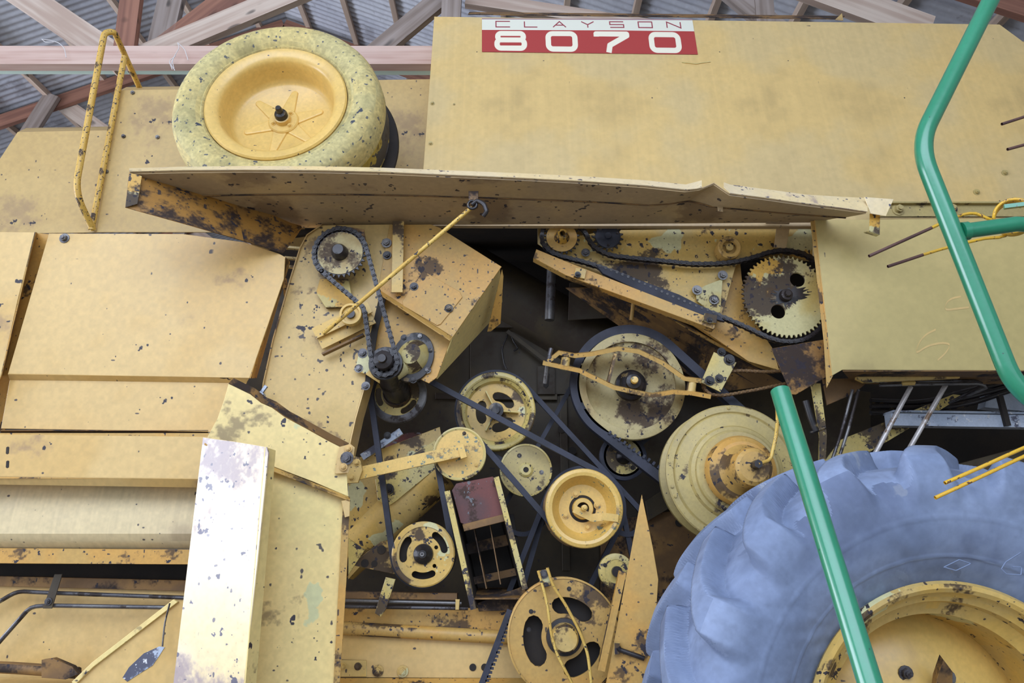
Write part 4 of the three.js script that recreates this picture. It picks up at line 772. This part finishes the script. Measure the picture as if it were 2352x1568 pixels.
  P('chain_guide', plate([[1368, 607], [1420, 624], [1560, 676], [1650, 722], [1665, 738], [1640, 732], [1560, 704], [1470, 668], [1385, 628]], -0.085, 0.02), M.belt, s);
  P('slotted_tab', plate([[1620, 655], [1660, 640], [1655, 716], [1640, 722], [1600, 690], [1598, 668]], -0.13, 0.006), M.pale, s);
  for (const [x, y, r] of [[1601, 666, 8], [1640, 688, 8], [1660, 632, 8], [1345, 580, 7]]) boltAt(s, x, y, -0.125, r, M.steel);
  P('rail_clip', plate([[1322, 614], [1348, 618], [1343, 640], [1318, 634]], -0.035, 0.02), M.mech, s);
  P('rail_clip', plate([[1620, 718], [1648, 724], [1645, 742], [1614, 736]], -0.035, 0.02), M.pale, s);
  for (const [x, y] of [[1327, 630], [1630, 735]]) boltAt(s, x, y, -0.03, 5, M.grease);
  P('guide_tube', tube(pts3([[1450, 735, -0.3], [1455, 692, -0.28], [1475, 690, -0.26], [1620, 775, -0.26], [1745, 842, -0.26], [1800, 852, -0.26]]), 0.009, 8, 60, 0.2), M.mechOrange, s);
  P('guide_tube', tube(pts3([[1530, 702, -0.25], [1640, 775, -0.25], [1730, 828, -0.25]]), 0.009, 8, 30), M.mechOrange, s);
  P('lower_apron', plate([[1772, 800], [1900, 778], [1904, 862], [1828, 906], [1818, 905]], -0.04, 0.006), M.cheek, s);
  P('bearing_bracket', plate([[1640, 808], [1692, 832], [1655, 900], [1610, 878]], -0.15, 0.008), M.pulley, s);
  for (const [x, y, r] of [[1675, 826, 9], [1630, 874, 8], [1652, 869, 7], [1657, 808, 7]]) boltAt(s, x, y, -0.148, r, M.grease);
}
function splash(cx, cy, a, b, seed) { rs = seed * 7919; const o = []; for (let k = 0; k < 46; k++) { const t = k / 46 * Math.PI * 2, q = 0.55 + 0.5 * rnd() * (k % 2 ? 1 : 0.6); o.push([cx + Math.cos(t + 0.25) * a * q, cy + Math.sin(t) * b * q]); } return o; }
function leafLocal(g, px, z) { return plate(px, z, 0.0015).translate(-g.position.x, -g.position.y, -g.position.z); }
links('small_chain', new THREE.CatmullRomCurve3([[1615, 880], [1625, 902], [1650, 908], [1720, 898], [1800, 882], [1860, 870], [1860, 852], [1760, 854], [1690, 852], [1640, 862]].map(([x, y]) => at(x, y, -0.19)), true, 'centripetal').getSpacedPoints(120).slice(0, -1), -0.19, 0.0185, 0.013, M.grimy, M.grimy, 'thin chain near the green tube end');
// ---- lower middle: feed duct, slatted box, chassis rail
{
  const s = group('feed_duct', CH);
  P('duct_skin', plate([[800, 1060], [1010, 980], [1030, 1090], [930, 1190], [800, 1330]], -0.36, 0.006), M.mech, s);
  P('duct_tube', tube(pts3([[780, 1290, -0.45], [900, 1180, -0.42], [1010, 1080, -0.4]]), 0.1, 28, 8), M.mech, s);
  P('red_housing', lathe([[0, 0.03], [0.13, 0.03], [0.165, 0.0], [0.17, -0.1], [0, -0.1]], 48).translate(...at(950, 1075, -0.42).toArray()), M.redPlate, s);
  P('cover_plate', plate([[862, 1100], [1000, 1010], [1020, 1060], [910, 1150], [895, 1160], [868, 1150]], -0.3, 0.008), M.pulley, s);
  P('angle_strip', bar(at(832, 1050, -0.3), at(922, 990, -0.3), 0.03, 0.02), M.blueSteel, s);
  for (const [x, y, r] of [[892, 1123, 9], [890, 1000, 6]]) boltAt(s, x, y, -0.29, r, M.grease);
  P('pivot_bracket', plate([[805, 1297], [875, 1243], [930, 1240], [960, 1310], [905, 1318]], -0.24, 0.01), M.mech, s);
  for (const [x, y, r] of [[876, 1262, 10], [838, 1293, 9], [860, 1294, 7]]) P('hole', disc(r * mpp(y, -0.24), 0.004, 14).translate(...at(x, y, -0.239).toArray()), M.dark, s);
  P('hanging_tongue', plate([[886, 1325], [908, 1330], [886, 1400], [874, 1416], [861, 1408], [866, 1390]], -0.08, 0.01), M.pulley, s);
  P('splash_plate', plate([[800, 1235], [838, 1262], [800, 1320]], -0.2, 0.006), M.pulley, s);
}
{
  const s = group('slatted_box', CH), z = -0.08;
  const L0 = at(1028, 1128, z), L1 = at(1088, 1398, z), R0 = at(1140, 1096, z), R1 = at(1206, 1352, z);
  P('side_rail', bar(L0, L1, 0.022, 0.05), M.pulley, s); P('side_rail', bar(R0, R1, 0.022, 0.05), M.pulley, s);
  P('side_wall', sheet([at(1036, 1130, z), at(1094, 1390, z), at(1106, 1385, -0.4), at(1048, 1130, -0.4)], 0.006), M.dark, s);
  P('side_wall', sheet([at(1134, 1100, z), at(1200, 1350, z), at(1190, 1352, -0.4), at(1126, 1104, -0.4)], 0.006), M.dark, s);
  P('cover_plate', plate([[1038, 1126], [1048, 1110], [1132, 1094], [1142, 1108], [1160, 1180], [1152, 1188], [1070, 1206], [1058, 1200]], z - 0.01, 0.012), M.redPlate, s);
  P('cross_lip', plate([[1062, 1204], [1158, 1180], [1162, 1196], [1066, 1220]], z, 0.02), M.grimy, s);
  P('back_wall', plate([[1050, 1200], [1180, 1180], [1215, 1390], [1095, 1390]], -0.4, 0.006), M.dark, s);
  for (const [x0, y0, x1, y1] of [[1090, 1215, 1118, 1350], [1126, 1206, 1150, 1340]]) P('divider', bar(at(x0, y0, -0.2), at(x1, y1, -0.2), 0.004, 0.1), M.grimy, s);
  for (const [x0, y0, x1, y1, w] of [[1068, 1262, 1172, 1238, 0.045], [1080, 1335, 1186, 1312, 0.03]]) P('cross_slat', bar(at(x0, y0, -0.28), at(x1, y1, -0.28), w, 0.03), M.grimy, s);
  P('bottom_plate', psheet([[1090, 1392, z], [1206, 1352, z], [1196, 1340, -0.4], [1092, 1360, -0.4]], 0.006), M.grimy, s);
  P('lower_apron', plate([[1095, 1385], [1205, 1345], [1215, 1400], [1100, 1404]], -0.16, 0.006), M.grimy, s);
}
{
  const s = group('chassis_rail', CH), z = -0.2;
  P('upper_web', plate([[500, 1385], [1600, 1406], [1600, 1480], [500, 1440]], z, 0.01), M.mechOrange, s);
  P('round_bar', tube(pts3([[500, 1426, z + 0.03], [1420, 1478, z + 0.03]]), 0.026, 16, 4), M.mechOrange, s);
  P('lower_web', plate([[500, 1440], [1600, 1484], [1600, 1560], [500, 1553]], z + 0.015, 0.01), M.shield, s);
  P('bottom_flange', psheet([[500, 1553, z + 0.02], [1600, 1560, z + 0.02], [1600, 1590, z + 0.1], [500, 1582, z + 0.1]], 0.006), M.mechOrange, s);
  P('joint_plate', plate([[780, 1514], [842, 1516], [842, 1554], [780, 1554]], z + 0.022, 0.006), M.mech, s);
  for (const [x, y, r] of [[868, 1540, 9], [925, 1541, 9], [788, 1530, 6], [822, 1530, 6]]) boltAt(s, x, y, z + 0.022, r, M.mech);
  for (const [x, y] of [[1086, 1532], [1113, 1532]]) P('hole', disc(8 * mpp(y, z), 0.004, 14).translate(...at(x, y, z + 0.016).toArray()), M.dark, s);
  P('hydraulic_pipe', tube(pts3([[500, 1372, z + 0.06], [1060, 1385, z + 0.06]]), 0.007, 8, 4), M.steel, s);
  P('hydraulic_pipe', tube(pts3([[500, 1388, z + 0.06], [1075, 1397, z + 0.06]]), 0.007, 8, 4), M.steel, s);
  P('pipe_clip', plate([[1046, 1376], [1056, 1376], [1054, 1400], [1046, 1400]], z + 0.08, 0.01), M.mech, s);
  P('dirt_ledge', plate([[600, 1356], [1050, 1362], [1050, 1378], [600, 1372]], z + 0.0, 0.05), M.grimy, s);
}
{ // pointed shield with its angle bar
  const s = group('pointed_shield', CH);
  P('shield_skin', leaf([[1474, 1135], [1500, 1260], [1512, 1330], [1505, 1440], [1488, 1580], [1470, 1760], [1360, 1760], [1392, 1568]], [0.0, 0.25, 0], 0.005), M.mechOrange, s);
  P('angle_bar', [bar(at(1432, 1312, 0.1), at(1382, 1540, 0.1), 0.022, 0.008), bar(at(1424, 1310, 0.09), at(1374, 1538, 0.09), 0.006, 0.03)].reduce((a, b) => join([a, b])), M.mechOrange, s);
  P('spring_catch', tube(pts3([[1420, 1486, 0.12], [1424, 1492, 0.12], [1480, 1512, 0.13]]), 0.009, 8), M.grease, s);
  P('catch_block', plate([[1411, 1476], [1424, 1476], [1424, 1502], [1411, 1504]], 0.12, 0.02), M.mech, s);
}
{ // bent wire guard in front of the bottom disc
  const s = group('wire_guard', CH), z = 0.08;
  P('bent_wire', tube(pts3([[1236, 1310, z], [1256, 1380, z], [1266, 1455, z], [1278, 1500, z], [1330, 1600, z], [1370, 1700, z]]), 0.0055, 8, 70), M.rod, s);
  P('bent_wire', tube(pts3([[1257, 1303, z], [1270, 1345, z], [1298, 1386, z], [1332, 1450, z], [1350, 1500, z], [1362, 1600, z], [1370, 1700, z]]), 0.0055, 8, 70), M.rod, s);
  P('mount_block', plate([[1238, 1312], [1258, 1308], [1266, 1344], [1246, 1350]], z - 0.02, 0.08), M.mech, s);
  boltAt(s, 1249, 1318, z - 0.018, 7, M.steel);
}
// ---- under the front panel: pipes, rods, links
{
  const s = group('front_axle_linkage', CH);
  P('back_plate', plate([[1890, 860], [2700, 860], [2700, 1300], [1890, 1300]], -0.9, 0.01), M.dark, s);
  P('side_bar', plate([[1862, 880], [1885, 880], [1900, 1000], [1895, 1085], [1880, 1085], [1882, 1000]], -0.1, 0.008), M.pulley, s);
  P('cross_bar', plate([[1890, 1066], [1930, 1010], [2190, 905], [2215, 908], [1935, 1075]], -0.35, 0.01), M.pulley, s);
  P('blue_beam', [bar(at(2040, 965, -0.3), at(2700, 975, -0.3), 0.055, 0.06), bar(at(2040, 948, -0.36), at(2700, 958, -0.36), 0.01, 0.1)].reduce((a, b) => join([a, b])), M.blueSteel, s);
  P('blue_block', plate([[2268, 905], [2360, 890], [2360, 945], [2262, 935]], -0.42, 0.06), M.blueSteel, s);
  P('vertical_link', bar(at(2296, 910, -0.26), at(2314, 978, -0.26), 0.022, 0.02), M.dark, s);
  for (const [x0, y0, x1, y1] of [[2092, 888, 2000, 1060], [2172, 884, 2080, 1045]]) P('polished_rod', tube(pts3([[x0, y0, -0.15], [x1, y1, -0.15]]), 0.0105, 12, 3), M.polished, s);
  for (const dx of [0, 14]) P('hydraulic_hose', tube(pts3([[1958 + dx, 895, -0.12], [1935 + dx, 985, -0.12], [1905 + dx, 1075, -0.12]]), 0.007, 8, 20), M.steel, s);
  P('hose_clamp', plate([[1925, 1042], [1948, 1044], [1945, 1056], [1924, 1054]], -0.1, 0.02), M.mech, s);
  for (const [y, x1] of [[878, 2260], [885, 2270]]) P('steel_line', tube(pts3([[2020, y, -0.1], [2150, y - 3, -0.1], [x1 - 20, y - 4, -0.1], [x1, y + 4, -0.1], [2180, 925, -0.3]]), 0.006, 8, 40), M.steel, s);
  P('line_union', tube(pts3([[2070, 880, -0.1], [2100, 879, -0.1]]), 0.013, 6, 2), M.mech, s);
  for (const k of [0, 1, 2]) P('dark_hose', tube(pts3([[2000, 920 + k * 14, -0.4], [2120, 925 + k * 10, -0.45], [2230, 895 + k * 16, -0.35], [2350, 870 + k * 8, -0.3]]), 0.012, 8, 40), M.grease, s);
  P('under_bracket', [plate([[1968, 850], [2205, 858], [2205, 868], [1985, 878], [1968, 870]], -0.05, 0.02)], M.mech, s);
  P('side_bracket', plate([[1890, 870], [1966, 868], [1990, 880], [1960, 905], [1900, 930]], -0.15, 0.01), M.grimy, s);
  P('lock_lever', [tube(pts3([[1850, 920, -0.02], [1862, 960, -0.02], [1874, 990, -0.02]]), 0.014, 8), tube(pts3([[1860, 994, -0.02], [1895, 982, -0.02]]), 0.008, 6)].reduce((a, b) => join([a, b])), M.grease, s);
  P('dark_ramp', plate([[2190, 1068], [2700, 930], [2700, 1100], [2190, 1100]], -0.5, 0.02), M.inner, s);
}
// ---------------------------------------------------------------- drive wheel
{
  const c = at(2265, 1737, 0.8), w = group('drive_wheel', CH, c.x, c.y, 0.5);
  // half profile of the carcass from the middle of the tread to the bead: [radius, z]
  const prof = [[0.785, 0], [0.783, 0.1], [0.776, 0.19], [0.762, 0.245], [0.738, 0.285], [0.7, 0.312], [0.655, 0.32], [0.605, 0.31], [0.55, 0.283], [0.5, 0.245], [0.465, 0.212], [0.445, 0.195], [0.425, 0.18]];
  const cur = new THREE.CatmullRomCurve3(prof.map(([r, z]) => V(r, z, 0)), false, 'centripetal'), HALF = 90, total = cur.getLength();
  const line = []; for (let i = -HALF; i <= HALF; i++) { const t = Math.abs(i) / HALF, p = cur.getPointAt(t), q = cur.getTangentAt(t); line.push({ r: p.x, z: p.y * Math.sign(i || 1), nr: q.y, nz: -q.x * Math.sign(i || 1), L: t * total, s: i < 0 ? -1 : 1 }); }
  const NT = 1260, LUGS = 18, pos = [], idx = [], step = 2 * Math.PI / LUGS;
  for (const q of line) for (let j = 0; j <= NT; j++) {
    const th = j / NT * 2 * Math.PI, l = Math.min(q.L, 0.26);
    let a = (th - Math.PI / 2 - 0.24 + step / 2 + (q.s < 0 ? step / 2 : 0) + (0.26 - l) * 1.15) / step; a = (a - Math.round(a)) * step * 0.78;
    const half = 0.03 + 0.02 * sst(0.15, 0.3, q.L), m = 1 - sst(half, half + 0.022 + 0.04 * sst(0.2, 0.4, q.L), Math.abs(a));
    const h = m * 0.068 * (1 - sst(0.25, 0.4, q.L)) * sst(0.0, 0.02, q.L + 0.012);
    const wob = 0.0015 * Math.sin(th * 37 + q.L * 60) * (1 - m), ring = (Math.abs(q.L - 0.545) < 0.006 ? 0.003 : 0) + (Math.abs(q.L - 0.42) < 0.004 ? 0.002 : 0);
    const R = q.r + q.nr * (h + wob + ring), Z = q.z + q.nz * (h + wob + ring);
    pos.push(Math.cos(th) * R, Math.sin(th) * R, Z);
  }
  for (let i = 0; i < line.length - 1; i++) for (let j = 0; j < NT; j++) { const a = i * (NT + 1) + j, b = a + 1, d = a + NT + 1, e = d + 1; idx.push(a, d, b, b, d, e); }
  const g = new THREE.BufferGeometry(); g.setAttribute('position', new THREE.Float32BufferAttribute(pos, 3)); g.setIndex(idx); g.computeVertexNormals();
  part('tyre', g, M.rubber, w).userData.label = 'dusty lugged tractor tyre with skylight blue mixed into its colour';
  P('rim', lathe([[0.425, 0.17], [0.44, 0.2], [0.444, 0.218], [0.436, 0.23], [0.423, 0.23], [0.412, 0.22], [0.408, 0.205], [0.398, 0.19], [0.385, 0.18], [0.38, 0.15], [0.36, 0.13], [0.345, 0.12], [0.34, 0.0], [0.33, -0.06], [0.42, -0.2], [0.425, -0.2]], 120), M.mech, w);
  P('wheel_disc', lathe([[0, 0.03], [0.14, 0.03], [0.2, 0.015], [0.3, -0.02], [0.335, -0.05], [0.335, -0.06], [0, -0.06]], 96), M.rim, w);
  const q = (x, y, z) => at(x, y, z).sub(w.position);
  P('clamp_lug', sheet([q(2165, 1512, 0.62), q(2190, 1545, 0.62), q(2186, 1600, 0.58), q(2148, 1600, 0.58), q(2152, 1560, 0.6)], 0.03), M.grimy, w);
  for (let k = 0; k < 8; k++) { const a = k / 8 * 2 * Math.PI + 0.3; bolt(w, V(Math.cos(a) * 0.17, Math.sin(a) * 0.17, 0.024), 0.016, M.steel); }
  P('axle_hub', lathe([[0, 0.12], [0.07, 0.12], [0.09, 0.1], [0.1, 0.03], [0, 0.03]], 36), M.mech, w);
  // moulded marks on the sidewall
  const z = 0.822, mark = (l) => tube(l.map(([x, y]) => q(x, y, z)), 0.0017, 5, 40, 0.05);
  P('moulded_diamond', mark([[2168, 1302], [2203, 1285], [2230, 1294], [2196, 1310], [2168, 1302]]), M.rubber, w);
  P('moulded_letter', mark([[2345, 1268], [2310, 1290], [2300, 1306], [2312, 1318], [2345, 1320], [2347, 1302], [2326, 1302]]), M.rubber, w);
  const a0 = at(2265, 1737, 0.5);
  P('axle', tube([V(0, 0, -0.05), V(0, 0, -1.1)], 0.11, 20, 2), M.grimy, w);
}
// ---------------------------------------------------------------- spare wheel on the deck
P('deck_plate', box(-1.3, -0.8, 2.71, 2.735, -0.5, 0.04), M.hood, CH);
{
  const c = at(634, 236, 0.0), R = 0.49, w = thing('spare_wheel', 'yellow overpainted tyre and rim standing on the deck behind the raised guard', 'wheel', c.x, c.y, 0);
  w.rotation.x = -0.155;
  P('tyre', lathe([[0.325, -0.03], [0.33, 0.0], [0.338, 0.008], [0.345, 0.004], [0.36, 0.02], [0.4, 0.034], [0.435, 0.03], [0.462, 0.012], [0.48, -0.02], [0.488, -0.06], [0.49, -0.1], [0.488, -0.101], [0.47, -0.1]], 110, 0.9), M.spareTyre, w);
  P('tread', lathe([[0.4, -0.1], [0.489, -0.1], [0.491, -0.104], [0.486, -0.108], [0.488, -0.17], [0.487, -0.23], [0.478, -0.26], [0.482, -0.264], [0.478, -0.27], [0.45, -0.3], [0.36, -0.31], [0.34, -0.28]], 110), M.grimyRubber, w).userData.label = 'dark unpainted tread with yellow overspray';
  P('rear_flange', lathe([[0.3, -0.325], [0.515, -0.325], [0.52, -0.335], [0.515, -0.345], [0.3, -0.345]], 90), M.dark, w);
  P('rim', lathe([[0.325, -0.02], [0.327, 0.004], [0.32, 0.012], [0.312, 0.012], [0.285, 0.004], [0.27, -0.004], [0.262, -0.018], [0.256, -0.05], [0.246, -0.1], [0.236, -0.122], [0.22, -0.132], [0, -0.132]], 110, 0.7), M.rim, w);
  const s = new THREE.Shape(); s.absarc(0.175, 0, 0.014, -Math.PI / 2, Math.PI / 2); s.lineTo(0.07, 0.03); s.lineTo(0.05, 0.03); s.lineTo(0.05, -0.03); s.lineTo(0.07, -0.03);
  const arm = new THREE.ExtrudeGeometry(s, { depth: 0.003, bevelEnabled: true, bevelThickness: 0.006, bevelSize: 0.007, bevelOffset: -0.004, bevelSegments: 3, curveSegments: 10 });
  for (let k = 0; k < 6; k++) P('star_arm', arm.clone().rotateZ(0.35 + k * Math.PI / 3).translate(0, 0, -0.134), M.rim, w);
  P('hub_plate', lathe([[0, -0.116], [0.066, -0.116], [0.072, -0.122], [0.072, -0.134]], 40), M.rim, w);
  P('hub_nut', lathe([[0, -0.03], [0.012, -0.03], [0.015, -0.04], [0.015, -0.06], [0.026, -0.066], [0.03, -0.075], [0.03, -0.118]], 24), M.grease, w);
  P('hub_collar', lathe([[0.028, -0.09], [0.036, -0.092], [0.038, -0.118]], 28), M.rim, w);
  for (const a of [0.9, 3.6, 5.5]) bolt(w, V(Math.cos(a) * 0.05, Math.sin(a) * 0.05, -0.115), 0.009, M.rim);
  P('axle', disc(0.03, 0.3, 20).translate(0, 0, -0.27), M.grease, w);
}
// ---------------------------------------------------------------- green hay rake in the foreground
{
  const bx = 1.75, bz = 1.1, w = thing('hay_rake', 'glossy green tubular hay rake with yellow spring tines in front of the combine', 'hay rake', bx, 0, bz);
  const L = (l) => l.map(([x, y, z]) => at(x, y, z).sub(w.position)), G = (n, g, m = M.green) => part(n, g, m, w);
  const top = at(2275, 0, 1.1), dir = at(2275, 0, 1.1).sub(at(2112, 325, 1.1));
  G('bent_frame_tube', tube([top.clone().addScaledVector(dir, 0.8).sub(w.position), ...L([[2109, 332, 1.1], [2330, 890, 1.1]]), V(0, 1.33, 0)], 0.0248, 24, 120, 0.12));
  G('cross_tube', tube([...L([[2212, 531, 1.1], [2352, 512, 1.1]]), V(0, 2.05, 0)], 0.0215, 20, 10, 0.05));
  G('weld_collar', tube(L([[2207, 532, 1.1], [2222, 530, 1.1]]), 0.026, 20, 3));
  const a = at(1792, 897, 1.11), b = at(1998, 1568, 1.38), d = b.clone().sub(a);
  G('open_ended_tube', tube([a.clone().sub(w.position), b.clone().addScaledVector(d, 0.95).sub(w.position)], 0.0248, 28, 6));
  const e = b.clone().addScaledVector(d, 0.95);
  G('foot_bar', tube([e.clone().sub(w.position), V(0.02, 0.03, 0)], 0.0248, 16, 3));
  G('mast', tube([V(0, 0, 0), V(0, 3.4, 0)], 0.03, 20, 3));
  G('head_bar', tube([top.clone().addScaledVector(dir, 0.8).sub(w.position), V(0, 3.35, 0)], 0.0248, 16, 3));
  // spring tines
  const coil = (c, r, n, pitch, ax, a0) => { const o = [], u = V(0, 1, 0).cross(ax).normalize(), v = ax.clone().cross(u); for (let i = 0; i <= n * 20; i++) { const t = a0 + i / 20 * 2 * Math.PI; o.push(c.clone().addScaledVector(u, Math.cos(t) * r).addScaledVector(v, Math.sin(t) * r).addScaledVector(ax, pitch * i / 20)); } return o; };
  const wire = (pts, r = 0.0048) => { const cv = new THREE.CatmullRomCurve3(pts, false, 'centripetal'); return new THREE.TubeGeometry(cv, pts.length * 3, r, 8, false); };
  const spring = (c, tipA, tipB) => {
    const g = group('spring_tine', w), ax = V(0.55, 0.1, -0.83).normalize(), A = coil(c, 0.05, 4, 0.012, ax, 0.2);
    part('coil', wire(A), M.tine, g);
    part('prong', wire([A[0], ...tipA.slice(0, -1)]), M.tine, g); part('prong_tip', wire(tipA.slice(-2)), M.tineTip, g);
    part('prong', wire([A[A.length - 1], ...tipB.slice(0, -1)]), M.tine, g); part('prong_tip', wire(tipB.slice(-2)), M.tineTip, g);
  };
  const z = 0.95;
  spring(at(2328, 494, z).sub(w.position), L([[2278, 505, z], [2238, 490, z], [2195, 498, z], [2140, 523, z], [1996, 588, z]]), L([[2310, 540, z - 0.05], [2260, 548, z - 0.05], [2170, 570, z - 0.05], [2120, 585, z - 0.05], [2039, 612, z - 0.05]]));
  spring(at(2520, 240, z).sub(w.position), L([[2440, 236, z], [2400, 252, z], [2375, 261, z], [2301, 285, z]]), L([[2450, 300, z], [2420, 312, z], [2380, 325, z], [2314, 343, z]]));
  const t2 = group('spring_tine', w);
  const A = coil(at(2560, 935, 1.02).sub(w.position), 0.035, 4, 0.0105, V(0.55, 0.1, -0.83).normalize(), 0.2);
  part('coil', wire(A), M.tine, t2);
  part('prong', wire([A[0], ...L([[2480, 975, 1.02], [2352, 1028, 1.05], [2250, 1074, 1.07], [2170, 1109, 1.08]])]), M.tine, t2);
  part('prong', wire([A[A.length - 1], ...L([[2480, 992, 1.02], [2352, 1048, 1.05], [2250, 1096, 1.07], [2148, 1143, 1.08]])]), M.tine, t2);
  for (const [c, l] of [[at(2322, 492, z), 0.3], [at(2520, 240, z), 0.1], [at(2560, 935, 1.02), 0.1]]) G('tine_holder', bar(V(0, c.y, 0), V(-l, c.y, -0.1), 0.012, 0.012));
}
// baling twine caught on the nearest truss
{
  const tw = (label, lines) => { const c = at(lines[0][0][0], 120, -0.9), o = thing('baling_twine', label, 'twine', c.x, c.y, c.z); lines.forEach((l) => part('strand', tube(l.map(([x, y]) => at(x, y, -0.93).sub(c)), 0.0022, 5), plainTwine, o)); };
  const plainTwine = plain(208, 206, 204, 0.7);
  tw('frayed white baling twine hanging over the beam beside the yellow wheel', [[[408, 98], [412, 110], [400, 130], [392, 148], [402, 162]], [[408, 98], [424, 112], [432, 138]], [[404, 128], [388, 140], [396, 160]], [[400, 130], [396, 142], [400, 158]]]);
  tw('loop of white baling twine on the beam left of the hand rail', [[[96, 90], [115, 92], [135, 98], [148, 110], [152, 132]], [[96, 90], [104, 97], [124, 96]]]);
}
renderer.render(scene, camera);
